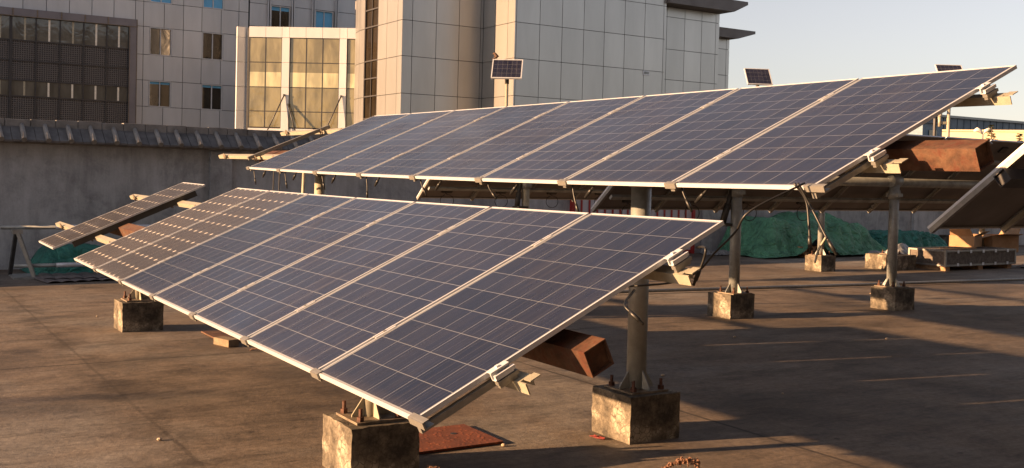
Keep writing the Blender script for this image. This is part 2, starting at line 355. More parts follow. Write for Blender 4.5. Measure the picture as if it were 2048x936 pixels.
# ------------------------------------------------------------------ mesh helpers
class MB:
    def __init__(self): self.bm = bmesh.new(); self.uv = None; self.mats = []
    def quad(self, pts, mi=0, uv=None):
        vs = [self.bm.verts.new(p) for p in pts]
        f = self.bm.faces.new(vs); f.material_index = mi
        if uv:
            lay = self.bm.loops.layers.uv.verify()
            for l, q in zip(f.loops, uv): l[lay].uv = q
        return f
    def hexa(self, p, mi=0):
        """p: 8 points, bottom ring 0-3 then top ring 4-7"""
        v = [self.bm.verts.new(q) for q in p]
        for idx in ((3, 2, 1, 0), (4, 5, 6, 7), (0, 1, 5, 4), (1, 2, 6, 5), (2, 3, 7, 6), (3, 0, 4, 7)):
            f = self.bm.faces.new([v[k] for k in idx]); f.material_index = mi
        return v
    def box(self, a, b, mi=0):
        (x0, y0, z0), (x1, y1, z1) = a, b
        return self.hexa([(x0, y0, z0), (x1, y0, z0), (x1, y1, z0), (x0, y1, z0), (x0, y0, z1), (x1, y0, z1), (x1, y1, z1), (x0, y1, z1)], mi)
    def obox(self, c, ax, ay, az, hx, hy, hz, mi=0):
        c = Vector(c); ax, ay, az = [Vector(q).normalized() for q in (ax, ay, az)]
        P = []
        for k in (-1, 1):
            for i, j in ((-1, -1), (1, -1), (1, 1), (-1, 1)):
                P.append(c + ax*hx*i + ay*hy*j + az*hz*k)
        return self.hexa(P, mi)
    def beam(self, a, b, wd, ht, up=(0, 0, 1), mi=0):
        a, b = Vector(a), Vector(b); d = (b-a); l = d.length; d.normalize()
        s = d.cross(Vector(up)).normalized(); u = s.cross(d)
        return self.obox((a+b)/2, d, s, u, l/2, wd/2, ht/2, mi)
    def tube(self, pts, r, n=10, cap=True, mi=0, smooth=True):
        pts = [Vector(p) for p in pts]; rs = r if isinstance(r, (list, tuple)) else [r]*len(pts)
        rings = []; ref = None
        for k, p in enumerate(pts):
            d = (pts[min(k+1, len(pts)-1)] - pts[max(k-1, 0)]).normalized()
            if ref is None:
                ref = Vector((0, 0, 1)) if abs(d.z) < 0.9 else Vector((1, 0, 0))
            s = d.cross(ref).normalized(); u = s.cross(d).normalized(); ref = u
            rings.append([self.bm.verts.new(p + (s*math.cos(2*math.pi*i/n) + u*math.sin(2*math.pi*i/n))*rs[k]) for i in range(n)])
        for a, b in zip(rings, rings[1:]):
            for i in range(n):
                f = self.bm.faces.new((a[i], a[(i+1) % n], b[(i+1) % n], b[i])); f.smooth = smooth; f.material_index = mi
        if cap:
            for q in (rings[0][::-1], rings[-1]):
                f = self.bm.faces.new(q); f.material_index = mi
    def prism(self, poly, axis_vec, mi=0):
        """poly: list of 3d points, extruded by axis_vec"""
        a = [self.bm.verts.new(p) for p in poly]; b = [self.bm.verts.new(Vector(p)+Vector(axis_vec)) for p in poly]
        n = len(poly)
        self.bm.faces.new(a[::-1]).material_index = mi; self.bm.faces.new(b).material_index = mi
        for i in range(n):
            self.bm.faces.new((a[i], a[(i+1) % n], b[(i+1) % n], b[i])).material_index = mi
    def build(self, name, mats, parent=None, recalc=True, bevel=0.0):
        if recalc: bmesh.ops.recalc_face_normals(self.bm, faces=self.bm.faces[:])
        me = bpy.data.meshes.new(name)
        loc = Vector((0, 0, 0))
        if parent is not None:
            p = parent
            while p is not None: loc += p.location; p = p.parent
            bmesh.ops.translate(self.bm, verts=self.bm.verts[:], vec=-loc)
        self.bm.to_mesh(me); self.bm.free()
        for q in (mats if isinstance(mats, (list, tuple)) else [mats]): me.materials.append(q)
        o = bpy.data.objects.new(name, me); C.objects.link(o)
        if parent is not None: o.parent = parent
        if bevel:
            bv = o.modifiers.new('bevel', 'BEVEL'); bv.width = bevel; bv.segments = 2; bv.limit_method = 'ANGLE'
        return o
def tag(o, label=None, cat=None, group=None, kind=None):
    if label: o['label'] = label
    if cat: o['category'] = cat
    if group: o['group'] = group
    if kind: o['kind'] = kind
    return o
def thing(name, loc, label, cat, group=None):
    o = bpy.data.objects.new(name, None); C.objects.link(o); o.location = loc; o.empty_display_size = 0.2
    return tag(o, label, cat, group)
def recentre(o):
    """put a top-level mesh object's origin at its base"""
    me = o.data; n = len(me.vertices)
    c = Vector((sum(v.co.x for v in me.vertices)/n, sum(v.co.y for v in me.vertices)/n, min(v.co.z for v in me.vertices)))
    me.transform(Matrix.Translation(-c)); o.location = c
    return o

# ------------------------------------------------------------------ ground
g = MB(); g.quad([(-900, -900, -0.006), (900, -900, -0.006), (900, 900, -0.006), (-900, 900, -0.006)])
tag(g.build('ground', M['far_ground']), kind='structure')
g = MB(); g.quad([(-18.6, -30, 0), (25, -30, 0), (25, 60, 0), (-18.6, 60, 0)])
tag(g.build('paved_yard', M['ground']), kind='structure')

# ------------------------------------------------------------------ boundary wall with tiled coping
wl = thing('boundary_wall', (-18.6, 15, 0), 'long grey rendered boundary wall with dark tiled coping behind the arrays', 'wall')
b_ = MB(); b_.box((-18.74, -25, 0), (-18.5, 55, 2.03)); b_.build('wall', M['stucco'], wl)
for y0, wd in ((-6.3, .4), (-0.4, .4), (5.27, .38), (11.2, .4), (16.85, 1.2), (20.6, .25), (24.55, .8), (30.5, .4), (36.5, .4)):
    b_ = MB(); b_.box((-18.5+.001, y0, 0), (-18.42, y0+wd, 2.0)); b_.build('pilaster', M['stucco'], wl)
b_ = MB(); b_.box((-18.80, -25, 2.03), (-18.40, 55, 2.08)); b_.build('eave_band', M['ridge_brick'], wl)
# pan tiles: sloping from ridge to eave, each tile slightly stepped and jittered
b_ = MB(); y = -3.0
while y < 40:
    for k in range(2):
        ya, yb = y + k*0.175 + .004, y + (k+1)*0.175 - .004
        dz = random.uniform(-.006, .006); dd = random.uniform(-.01, .01)
        P = [(-18.60, ya, 2.335+dz), (-18.23+dd, ya, 2.085+dz), (-18.23+dd, yb, 2.085+dz*.3), (-18.60, yb, 2.335+dz*.3)]
        b_.hexa([Vector(p)-Vector((0, 0, .03)) for p in P] + [Vector(p) for p in P])
        b_.hexa([Vector((-x_-37.24, yy, zz-.03)) for x_, yy, zz in P] + [Vector((-x_-37.24, yy, zz)) for x_, yy, zz in P])
    y += .35
b_.build('pan_tiles', M['tile'], wl)
b_ = MB(); y = -3.0
while y < 40:
    yy = y + random.uniform(-.01, .01)
    b_.tube([(-18.60, yy, 2.355), (-18.40, yy, 2.22), (-18.20, yy+random.uniform(-.012, .012), 2.085)], [.036, .040, .044], 10)
    y += .35
b_.build('cover_tiles', M['cover_tile'], wl)
b_ = MB(); y = -3.0
while y < 40:
    l = random.choice((.34, .36, .38)); dz = random.uniform(-.008, .008)
    b_.box((-18.74, y+.004, 2.27), (-18.56+random.uniform(-.006, .006), y+l-.004, 2.43+dz)); y += l
b_.build('ridge_blocks', M['ridge_brick'], wl, bevel=.008)

# ------------------------------------------------------------------ red and white gate in the wall
gt = thing('gate', (-18.46, 14.8, 0), 'red barred steel gate with pale infill in the grey wall', 'gate')
b_ = MB(); b_.box((-18.47, 13.12, .06), (-18.44, 16.5, 1.95)); b_.build('infill_panel', M['white_paint'], gt)
b_ = MB()
for y0 in (13.06, 16.5): b_.box((-18.49, y0, 0), (-18.38, y0+.07, 2.02))
b_.box((-18.48, 13.13, 1.95), (-18.40, 16.5, 2.01)); b_.box((-18.48, 13.13, .03), (-18.40, 16.5, .09))
b_.build('gate_frame', M['red_paint'], gt)
for k in range(15):
    b_ = MB(); y0 = 13.31 + .213*k; b_.box((-18.437, y0, .09), (-18.41, y0+.035, 1.95)); b_.build('bar', M['red_paint'], gt)

# ------------------------------------------------------------------ buildings
def clad_wall(mb, org, t, zs, us, skip=None, nrm=None, gap=.028, th=.06, mi=0):
    """grid of separate cladding panels standing proud of a dark backing. us, zs: joint positions"""
    org = Vector(org); t = Vector(t).normalized(); n = Vector(nrm).normalized()
    for a, b in zip(us, us[1:]):
        for z0, z1 in zip(zs, zs[1:]):
            if skip and skip((a+b)/2, (z0+z1)/2): continue
            c = org + t*(a+b)/2 + Vector((0, 0, (z0+z1)/2)) + n*(th/2)
            mb.obox(c, t, n, (0, 0, 1), (b-a)/2-gap/2, th/2, (z1-z0)/2-gap/2, mi)

# --- left office block (faces +X, plane x = -60)
XO = -60.0
of = thing('office_building', (XO, 12, 0), 'grey panel-clad office block with paired square windows, left of the glass bay', 'building')
b_ = MB(); b_.box((XO-12, 1.5, 0), (XO-.30, 33, 17)); b_.build('core', M['joint'], of)
zr = [0, 1.5, 3.7, 5.09, 6.54, 7.95, 9.49, 10.86, 12.4, 13.8, 15.3, 17]
wy = [(13.67, 14.87), (16.57, 17.77)]
b_ = MB()
ua = [13.33, 14.44, 15.5, 16.53, 17.63, 18.65, 19.22]; ub1 = [12.90, 13.33, 13.67]; ub2 = [14.87, 15.5, 16.57]; ub3 = [17.77, 18.65, 19.22]
for r_i, (z0, z1) in enumerate(zip(zr, zr[1:])):
    win = (z0 in (5.09, 7.95, 10.86))
    if win:
        for us in (ub1, ub2, ub3): clad_wall(b_, (XO-.07, 0, 0), (0, 1, 0), [z0, z1], us, nrm=(1, 0, 0))
    else:
        clad_wall(b_, (XO-.07, 0, 0), (0, 1, 0), [z0, z1], [12.90]+ua, nrm=(1, 0, 0))
us = [12.90 - 1.13*k for k in range(11)][::-1]
clad_wall(b_, (XO-.07, 0, 0), (0, 1, 0), [9.78, 10.86, 12.4, 13.8, 15.3, 17], us, nrm=(1, 0, 0))
b_.build('cladding', M['clad_office'], of)
def window(parent, x, y0, y1, z0, z1, frame_mat, glass_mat, blind=None, split=.5, dep=.22):
    fr = MB(); t_ = .05
    fr.box((x-dep, y0, z0), (x-.01, y0+t_, z1)); fr.box((x-dep, y1-t_, z0), (x-.01, y1, z1))
    fr.box((x-dep, y0+t_, z0), (x-.01, y1-t_, z0+t_)); fr.box((x-dep, y0+t_, z1-t_), (x-.01, y1-t_, z1))
    ym = y0+(y1-y0)*split; fr.box((x-dep+.02, ym-.025, z0+t_), (x-.06, ym+.025, z1-t_))
    wn = fr.build('window', frame_mat, parent)
    p = MB()
    for a, b in ((y0+t_, ym-.025), (ym+.025, y1-t_)): p.box((x-.16, a+.002, z0+t_+.002), (x-.13, b-.002, z1-t_-.002))
    p.build('pane', glass_mat, wn)
    if blind:
        q = MB(); q.box((x-.128, y0+t_+.01, z1-t_-(z1-z0)*blind), (x-.122, y1-t_-.01, z1-t_-.01)); q.build('blind', M['blind'], wn)
    return wn
for a, b in wy:
    for z0, z1 in ((5.09, 6.54), (7.95, 9.49), (10.86, 12.4)):
        window(of, XO, a, b, z0, z1, M['win_frame'], M['glass_dark'], blind=.95 if z0 > 10 else (.09 if z0 < 6 else None))
# upper set-back storey with vertical fins, right of the corner
b_ = MB()
zr2 = [0, 4, 7.5, 10.12, 11.45, 12.9, 14.4, 16, 17]
for a, b in ((19.28, 20.33), (21.93, 23.1), (24.62, 25.9), (25.9, 27.2), (27.2, 33)): clad_wall(b_, (XO-.07, 0, 0), (0, 1, 0), zr2, [a, b], nrm=(1, 0, 0))
for a, b in ((20.33, 21.93), (23.1, 24.62)): clad_wall(b_, (XO-.07, 0, 0), (0, 1, 0), [11.45, 12.9, 14.4, 16, 17], [a, b], nrm=(1, 0, 0))
b_.build('upper_cladding', M['clad_office'], of)
for y0 in (20.33, 21.80, 23.07, 24.55):
    b_ = MB(); b_.box((XO-.07, y0, 8.5), (XO+.14, y0+.055, 17)); b_.box((XO-.07, y0+.12, 8.5), (XO+.14, y0+.175, 17)); b_.build('fin', M['clad_office'], of)
for a, b in ((20.55, 21.75), (23.3, 24.48)): window(of, XO, a, b, 9.6, 11.43, M['win_frame'], M['glass_dark'], blind=.75 if a > 22 else .12)
# dark framed bay with glazing and pierced screens
bay = []
xb = XO+.35
b_ = MB()
b_.box((XO-.07, 1.6, 9.37), (xb+.12, 12.9, 9.76)); b_.box((XO-.07, 12.50, 1.0), (xb+.12, 12.9, 9.37))
b_.build('bay_surround', M['violet_frame'], of)
b_ = MB()
y = 12.9-.38-1.2
b_.box((xb+.12, 1.6, 9.34), (xb+.15, 12.92, 9.375)); b_.box((xb+.12, 12.875, 1), (xb+.15, 12.91, 9.76)); b_.box((xb+.12, 12.49, 1), (xb+.15, 12.52, 9.34))
for k in range(9): b_.box((xb+.12, 12.53-1.165*(k+1), 9.375), (xb+.15, 12.53-1.165*(k+1)+.05, 9.76))
b_.build('bay_trim', M['plate'], of)
cols = [12.52 - 1.165*k for k in range(10)][::-1]
rows_ = [(8.13, 9.37, 'g'), (7.09, 8.13, 's'), (6.07, 7.09, 's'), (5.24, 6.07, 'g'), (4.0, 5.24, 's'), (1, 4.0, 's')]
b_ = MB(); b_.box((XO-.06, 1.7, 1.0), (XO+.02, 12.5, 9.37)); b_.build('bay_back', M['room'], of)
for a, b in zip(cols, cols[1:]):
    for z0, z1, k in rows_:
        if z1 < 3.9: continue
        if k == 's':
            p = MB(); x_ = xb-.03; nu = 10; nv = max(4, round(nu*(z1-z0)/(b-a)))
            p.quad([(x_, a+.03, z0+.03), (x_, b-.03, z0+.03), (x_, b-.03, z1-.03), (x_, a+.03, z1-.03)], 0, [(0, 0), (nu, 0), (nu, nv), (0, nv)])
            p.quad([(x_-.04, a+.03, z0+.03), (x_-.04, a+.03, z1-.03), (x_-.04, b-.03, z1-.03), (x_-.04, b-.03, z0+.03)], 0, [(0, 0), (0, nv), (nu, nv), (nu, 0)])
            p.build('screen', M['lattice'], of, recalc=False)
        else:
            p = MB(); p.box((xb-.06, a+.03, z0+.03), (xb-.03, b-.03, z1-.03))
            pn = p.build('pane', M['glass_grey'], of)
            q = MB(); q.box((xb-.028, a+(b-a)*.5, z0+.05), (xb-.02, a+(b-a)*.58, z1-.05)); q.build('curtain', M['lamp_white'] if random.random() < .4 else M['galv'], pn)
b_ = MB()
for y0 in cols: b_.box((xb-.08, y0-.03 - (.07 if abs(y0-6.69) < .3 else 0), 1), (xb+.03, y0+.03, 9.37))
for z0 in (4.0, 5.24, 6.07, 7.09, 8.13): b_.box((xb-.07, 1.9, z0-.03), (xb+.02, 12.5, z0+.03))
b_.build('mullions', M['dark_metal'], of)

KO = 1.3      # the office block stands well behind the bay
of.scale = (KO, KO, KO); of.location = (XO*KO, 12*KO, -.506)

# --- glass bay (diagonal, in sun)
n_ = Vector((.82, -.57, 0)).normalized(); t_ = Vector((-n_.y, n_.x, 0)); P0 = Vector((-56, 18.02, 0))
gb = thing('glass_bay', P0, 'sunlit stair bay with glass coloured like a tan reflection in white frames beside the curved tower', 'building', None)
def gp(u, z, d=0): return P0 + t_*u + n_*d + Vector((0, 0, z))
def gbox(mb, u0, u1, z0, z1, d0, d1, mi=0): mb.hexa([gp(u0, z0, d0), gp(u1, z0, d0), gp(u1, z0, d1), gp(u0, z0, d1), gp(u0, z1, d0), gp(u1, z1, d0), gp(u1, z1, d1), gp(u0, z1, d1)], mi)
b_ = MB(); gbox(b_, -.15, 5.95, 0, 9.45, -4.2, -.10); b_.build('core', M['joint'], gb)
b_ = MB()
hd = [-.02, .89, 1.79, 2.2, 3.1, 4.0, 4.95, 5.36, 5.95]
for a, b in zip(hd, hd[1:]): gbox(b_, a+.008, b-.008, 8.93, 9.5, -.10, .05)
for a, b in ((1.80, 2.21), (4.95, 5.34)):
    for z0, z1 in ((0, 1.8), (1.8, 3.4), (3.4, 4.93), (4.93, 6.24), (6.24, 7.58), (7.58, 8.92)): gbox(b_, a, b, z0+.008, z1-.008, -.10, .05)
gbox(b_, -.02, 5.95, 0, 4.0, -.09, .0)
for z0, z1 in ((0, 3.6), (3.6, 4.93), (4.93, 6.24), (6.24, 7.58), (7.58, 8.92), (8.92, 9.5)):   # +X facing strip joining to the office block
    b_.box((-56.5, 17.45, z0+.01), (-56.35, 17.97, z1-.01))
b_.build('cladding', M['clad_white'], gb)
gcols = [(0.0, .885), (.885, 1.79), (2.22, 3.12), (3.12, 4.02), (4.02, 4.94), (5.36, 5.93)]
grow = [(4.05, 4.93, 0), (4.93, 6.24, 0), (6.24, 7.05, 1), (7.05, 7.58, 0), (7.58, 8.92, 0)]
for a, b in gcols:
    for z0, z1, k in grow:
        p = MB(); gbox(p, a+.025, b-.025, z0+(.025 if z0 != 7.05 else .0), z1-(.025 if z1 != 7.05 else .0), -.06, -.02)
        p.build('pane', M['glass_pale'] if k else M['glass_tan_reflection'], gb)
b_ = MB()
for a in (0.0, .885, 1.775, 2.235, 3.12, 4.02, 4.925, 5.37): gbox(b_, a-.020, a+.020, 4.0, 8.93, -.07, -.010)
for a, b in ((0, 1.79), (2.22, 4.94), (5.36, 5.93)):
    for z0 in (4.03, 4.93, 6.24, 7.58): gbox(b_, a+.022, b-.022, z0-.020, z0+.020, -.069, -.012)
b_.build('mullions', M['dark_metal'], gb)
for a, b in (((1.98, 5.81), (1.18, 3.8)), ((2.2, 5.3), (2.75, 3.8)), ((5.1, 5.81), (4.3, 3.8))):
    b_ = MB(); b_.tube([gp(a[0], a[1], .10), gp(b[0], b[1], .5)], .035, 8); b_.tube([gp(a[0], a[1], .0), gp(a[0], a[1], .14)], .06, 8); b_.build('brace', M['dark_metal'], gb)

KB = 1.18     # the bay stands a little behind the curved tower
gb.scale = (KB, KB, KB); gb.location = (P0.x*KB, P0.y*KB, -.304)

# --- central hall: stepped panel-clad volumes and a curved tower
hl = thing('panel_hall', (-48, 32, 0), 'large stepped panel-clad hall with curved end, lit corners and flat overhanging roofs', 'building')
zF = [0, 2.0, 3.9, 5.8, 7.70, 9.52, 11.35, 13.2, 15.1, 17]
b_ = MB()
b_.box((-60, 28.18, 0), (-45.07, 38.0, 17.02)); b_.build('core', M['joint'], hl)
b_ = MB()
clad_wall(b_, (-45.07, 0, 0), (0, 1, 0), zF, [28.11, 28.21, 29.63, 31.02, 32.41, 33.76, 35.13, 36.51, 37.84, 38.02], nrm=(1, 0, 0))
clad_wall(b_, (0, 28.18, 0), (1, 0, 0), zF, [-48.15, -46.96, -45.70, -45.02], nrm=(0, -1, 0))
b_.build('front_volume', M['clad'], hl)
b_ = MB(); b_.box((-53, 23.56, 0), (-48.22, 28.175, 17.01)); b_.build('side_core', M['joint'], hl)
b_ = MB()
clad_wall(b_, (-48.22, 0, 0), (0, 1, 0), zF, [23.35, 23.93, 25.30, 26.65, 27.95, 28.12], nrm=(1, 0, 0))
clad_wall(b_, (0, 23.42, 0), (1, 0, 0), zF, [-51.07, -49.98, -48.71, -48.17], nrm=(0, -1, 0))
b_.build('side_volume', M['clad'], hl)
# window strip
zw = [2.9, 4.6, 5.8, 6.75, 7.70, 9.52, 10.45, 11.35, 13.2, 15.1, 17]
for z0, z1 in zip(zw, zw[1:]):
    fr = MB()
    fr.box((-52.79, 23.36, z0), (-52.73, 23.6, z1)); fr.box((-51.13, 23.36, z0), (-51.07, 23.6, z1))
    fr.box((-52.73, 23.36, z0), (-51.13, 23.6, z0+.07)); fr.box((-51.95, 23.38, z0+.07), (-51.90, 23.6, z1))
    wn = fr.build('window', M['dark_metal'], hl)
    p = MB(); p.box((-52.725, 23.44, z0+.075), (-51.955, 23.47, z1-.005)); p.box((-51.895, 23.44, z0+.075), (-51.135, 23.47, z1-.005)); p.build('pane', M['glass_hall'], wn)
# curved tower
RC = 6.0; cx, cyy = -52.79, 23.35+RC
b_ = MB()
def cyl(a, r, z): return (cx + r*math.cos(a), cyy + r*math.sin(a), z)
aa = [R(270 - 7.2*k) for k in range(20)]
for a0, a1 in zip(aa, aa[1:]):
    for z0, z1 in zip(zF, zF[1:]):
        e = .0022; sub = 3
        for s_i in range(sub):
            q0 = a0 + (a1-a0)*s_i/sub - (e if s_i == 0 else 0); q1 = a0 + (a1-a0)*(s_i+1)/sub + (e if s_i == sub-1 else 0)
            b_.hexa([cyl(q0, RC-.06, z0+.014), cyl(q1, RC-.06, z0+.014), cyl(q1, RC, z0+.014), cyl(q0, RC, z0+.014),
                     cyl(q0, RC-.06, z1-.014), cyl(q1, RC-.06, z1-.014), cyl(q1, RC, z1-.014), cyl(q0, RC, z1-.014)])
b_.build('curved_tower', M['clad'], hl)
b_ = MB(); b_.prism([cyl(R(270-3.6*k), RC-.065, 0) for k in range(39)], (0, 0, 17.03)); b_.build('tower_core', M['joint'], hl)
b_ = MB(); n_s = 60
for k in range(n_s):
    a0, a1 = R(125+90*k/n_s), R(125+90*(k+1)/n_s)
    b_.hexa([cyl(a0, RC+.0, 11.12), cyl(a1, RC+.0, 11.12), cyl(a1, RC+1.1, 11.5), cyl(a0, RC+1.1, 11.5), cyl(a0, RC+.0, 12.0), cyl(a1, RC+.0, 12.0), cyl(a1, RC+1.1, 12.0), cyl(a0, RC+1.1, 12.0)])
b_.build('canopy', M['soffit'], hl)
# right-hand steps
b_ = MB(); b_.box((-60, 38.02, 0), (-45.87, 42.72, 11.52)); b_.box((-60, 42.72, 0), (-46.57, 44.22, 10.22)); b_.build('step_core', M['joint'], hl)
b_ = MB()
zs2 = [0, 1.9, 3.75, 5.6, 7.41, 9.13, 10.95, 11.52]
clad_wall(b_, (-45.87, 0, 0), (0, 1, 0), zs2, [38.04, 38.75, 40.08, 41.37, 42.46, 42.75], nrm=(1, 0, 0))
zs3 = [0, 1.7, 3.4, 5.0, 6.5, 8.06, 9.61, 10.22]
clad_wall(b_, (-46.57, 0, 0), (0, 1, 0), zs3, [42.76, 43.99, 44.25], nrm=(1, 0, 0))
b_.build('step_volume', M['clad'], hl)
b_ = MB(); b_.prism([(-60, 38.03, 11.53), (-60, 42.9, 11.53), (-60, 43.95, 12.02), (-60, 43.95, 12.2), (-60, 38.03, 12.2)], (15.25, 0, 0)); b_.build('roof', M['soffit'], hl)
b_ = MB(); b_.prism([(-60, 42.76, 10.23), (-60, 44.4, 10.23), (-60, 45.75, 10.62), (-60, 45.75, 10.78), (-60, 42.76, 10.78)], (14.1, 0, 0)); b_.build('roof', M['soffit'], hl)
b_ = MB(); b_.box((-45.01, 36.47, 7.44), (-44.97, 36.90, 7.69)); vt = b_.build('wall_vent', M['alu'], hl)
b_ = MB(); b_.box((-44.972, 36.52, 7.50), (-44.96, 36.85, 7.63)); b_.build('louvre', M['pole'], vt)

# --- unseen block added beside and behind the camera to cut sky light
nb = thing('sky_blocker', (9, 12, 0), 'tall dark brick block added out of view behind the camera to block sky light', 'building')
b_ = MB(); b_.box((8.0, -14, 0), (20, 46, 21)); b_.build('wall', M['dark_brick'], nb)
b_ = MB(); b_.box((7.7, -14.3, 21.0), (20.3, 46.3, 21.5)); b_.build('roof', M['soffit'], nb)
for k in range(12):
    for q in range(5):
        fr = MB(); y0, z0 = -12 + 4.8*k, 1.2 + 3.5*q
        fr.box((7.93, y0, z0), (7.998, y0+.08, z0+1.6)); fr.box((7.93, y0+1.72, z0), (7.998, y0+1.8, z0+1.6)); fr.box((7.93, y0+.08, z0), (7.998, y0+1.72, z0+.08)); fr.box((7.93, y0+.08, z0+1.52), (7.998, y0+1.72, z0+1.6)); fr.box((7.94, y0+.86, z0+.08), (7.998, y0+.94, z0+1.52))
        wn = fr.build('window', M['alu_grey'], nb)
        p = MB(); p.box((7.96, y0+.081, z0+.081), (7.997, y0+.859, z0+1.519)); p.box((7.96, y0+.941, z0+.081), (7.997, y0+1.719, z0+1.519)); p.build('pane', M['glass_dark'], wn)

# --- leafless trees on the sunny side of the yard; their long soft shadows reach the open floor at the left
rt = random.Random(17)
def bare_tree(x, y, h, seed):
    rn = random.Random(seed)
    o = thing('bare_tree', (x, y, 0), 'slender leafless tree outside the picture on the sunny side of the yard', 'tree', 'leafless trees on the sunny side of the yard')
    b = MB(); top = Vector((x+rn.uniform(-.3, .3), y+rn.uniform(-.3, .3), h)); b.tube([(x, y, 0), (x+.05, y, h*.4), tuple(Vector((x, y, 0)).lerp(top, .75)), tuple(top)], [.17, .12, .07, .015], 10)
    tr = b.build('trunk', M['bark'], o); b = MB()
    for k in range(16):
        z = h*(.32+.60*k/16); a = rn.uniform(0, 6.28); l = (h-z)*.55+.35; p0 = Vector((x, y, 0)).lerp(top, z/h); d = Vector((math.cos(a), math.sin(a), .9)).normalized()
        p1 = p0+d*l*.6; p2 = p0+d*l+Vector((0, 0, .15*l)); b.tube([p0, p1, p2], [.045, .028, .006], 6)
        for q in range(4):
            e = (d+Vector((rn.gauss(0, .6), rn.gauss(0, .6), rn.gauss(0, .4)))).normalized(); s0 = p0.lerp(p1, rn.uniform(.4, 1)); b.tube([s0, s0+e*l*.35, s0+e*l*.6], [.016, .010, .003], 5)
    b.build('branches', M['bark'], o)
for k, (xt, h) in enumerate(((-13.0, 5.2), (-14.6, 5.7), (-16.3, 5.0), (-17.4, 5.8), (-18.9, 5.4), (-11.6, 4.6))): bare_tree(xt, -24.5+rt.uniform(-1.5, 1.5), h, 50+k)

# --- far buildings on the right
wh = thing('warehouse', (-72, 115, 0), 'long low dark blue metal warehouse on the horizon at far right', 'building')
b_ = MB(); y = 80.0
while y < 190:
    b_.box((-84, y+.06, 0), (-72, y+1.14, 9.3)); y += 1.2
b_.build('wall', M['blue_steel'], wh)
b_ = MB(); b_.box((-84.2, 79.8, 9.3), (-71.7, 190, 9.55)); b_.build('roof', M['pole'], wh)
cr = thing('low_building', (-51, 73.5, 0), 'long cream rendered low building in the sun before the blue warehouse', 'building')
A_, B_ = Vector((-62, 64.9, 0)), Vector((-36, 85.3, 0)); d_ = (B_-A_).normalized(); nn_ = Vector((d_.y, -d_.x, 0))
b_ = MB(); b_.hexa([A_, B_, B_-nn_*6, A_-nn_*6, A_+Vector((0, 0, 6.1)), B_+Vector((0, 0, 6.1)), B_-nn_*6+Vector((0, 0, 6.1)), A_-nn_*6+Vector((0, 0, 6.1))]); b_.build('wall', M['cream_wall'], cr)
b_ = MB(); b_.hexa([q+Vector((0, 0, h)) for h, off in ((0, 0), (.14, 0)) for q in (A_+nn_*.1+Vector((0, 0, 6.103)), B_+nn_*.1+Vector((0, 0, 6.103)), B_-nn_*6+Vector((0, 0, 6.103)), A_-nn_*6+Vector((0, 0, 6.103)))]); b_.build('roof_edge', M['cream_wall'], cr)
sh = thing('blue_shed', (-52, 68, 0), 'small blue clad block with a window before the cream building', 'building')
b_ = MB(); b_.box((-52.6, 66.6, 0), (-49.5, 68.9, 6.4)); b_.build('wall', simple('shed_blue', (0.10, 0.17, 0.24), .5), sh)
b_ = MB(); b_.box((-49.5, 67.3, 5.0), (-49.44, 68.2, 5.9)); b_.build('window', M['glass_dark'], sh)
b_ = MB(); b_.box((-52.8, 66.4, 6.4), (-49.3, 69.1, 6.52)); b_.build('roof', M['blue_steel'], sh)

for o_, k_ in ((wh, 2.2), (cr, 2.0), (sh, 1.8)):     # they stand far out, beyond the hall's long shadow
    o_.scale = (k_, k_, k_); o_.location = (o_.location.x*k_, o_.location.y*k_, 1.687*(1-k_))

# ------------------------------------------------------------------ far trees and street lamp
def conifer(x, y, h, r, label, seed):
    rn = random.Random(seed)
    o = thing('conifer_tree', (x, y, 0), label, 'tree', 'conifers beyond the wall')
    b_ = MB(); b_.tube([(x, y, 0), (x+.03, y, h*.5), (x, y, h*.98)], [.12, .07, .012], 8); b_.build('trunk', M['bark'], o)
    b_ = MB()
    z = h*.25
    while z < h*.99:
        k = (h-z)/(h*.75); L = r*k*rn.uniform(.75, 1.15) + .06
        for j in range(max(5, int(11*k))):
            a = rn.uniform(0, 6.283); l = L*rn.uniform(.6, 1.1)
            d = Vector((math.cos(a), math.sin(a), 0)); p0 = Vector((x, y, z + rn.uniform(-.06, .06)))
            for s in range(7):
                q = p0 + d*l*(s+1)/7 + Vector((0, 0, -.10*l*(s/7) + .28*l*(s/7)**2))
                for w_ in range(2):
                    side = Vector((-d.y, d.x, 0))*(1 if w_ else -1); ln = (.10 + .16*l*(1-s/8))*rn.uniform(.7, 1.3)
                    tip = q + side*ln + d*ln*.6 + Vector((0, 0, rn.uniform(-.05, .06)))
                    b_.bm.faces.new([b_.bm.verts.new(v_) for v_ in (q, q+d*.05+Vector((0, 0, .02)), tip, q-d*.03)])
        z += h*.026
    b_.build('crown', M['needles'], o, recalc=False)
conifer(-33.0, 50.0, 5.05, .95, 'dark pointed conifer right of the twin-headed lamp on the horizon', 3)
conifer(-32.0, 50.9, 4.62, .85, 'shorter ragged conifer at the right edge of the photo on the horizon', 5)
conifer(-31.4, 51.4, 4.2, .9, 'lowest conifer tip at the far right edge of the picture', 8)
ls = thing('street_lamp', (-34.5, 51.5, 0), 'distant street lamp with two white upswept heads beside the conifer', 'street lamp')
b_ = MB(); b_.tube([(-34.5, 51.5, 0), (-34.5, 51.5, 4.6)], [.07, .045], 8); b_.build('pole', M['pole'], ls)
for s in (-1, 1):
    b_ = MB(); ax_ = Vector((.53, .85, 0))*s
    c0 = Vector((-34.5, 51.5, 4.6))
    b_.tube([c0, c0+ax_*.12+Vector((0, 0, .16)), c0+ax_*.32+Vector((0, 0, .24)), c0+ax_*.48+Vector((0, 0, .16))], [.03, .10, .13, .05], 10); b_.build('lamp_head', M['lamp_white'], ls)

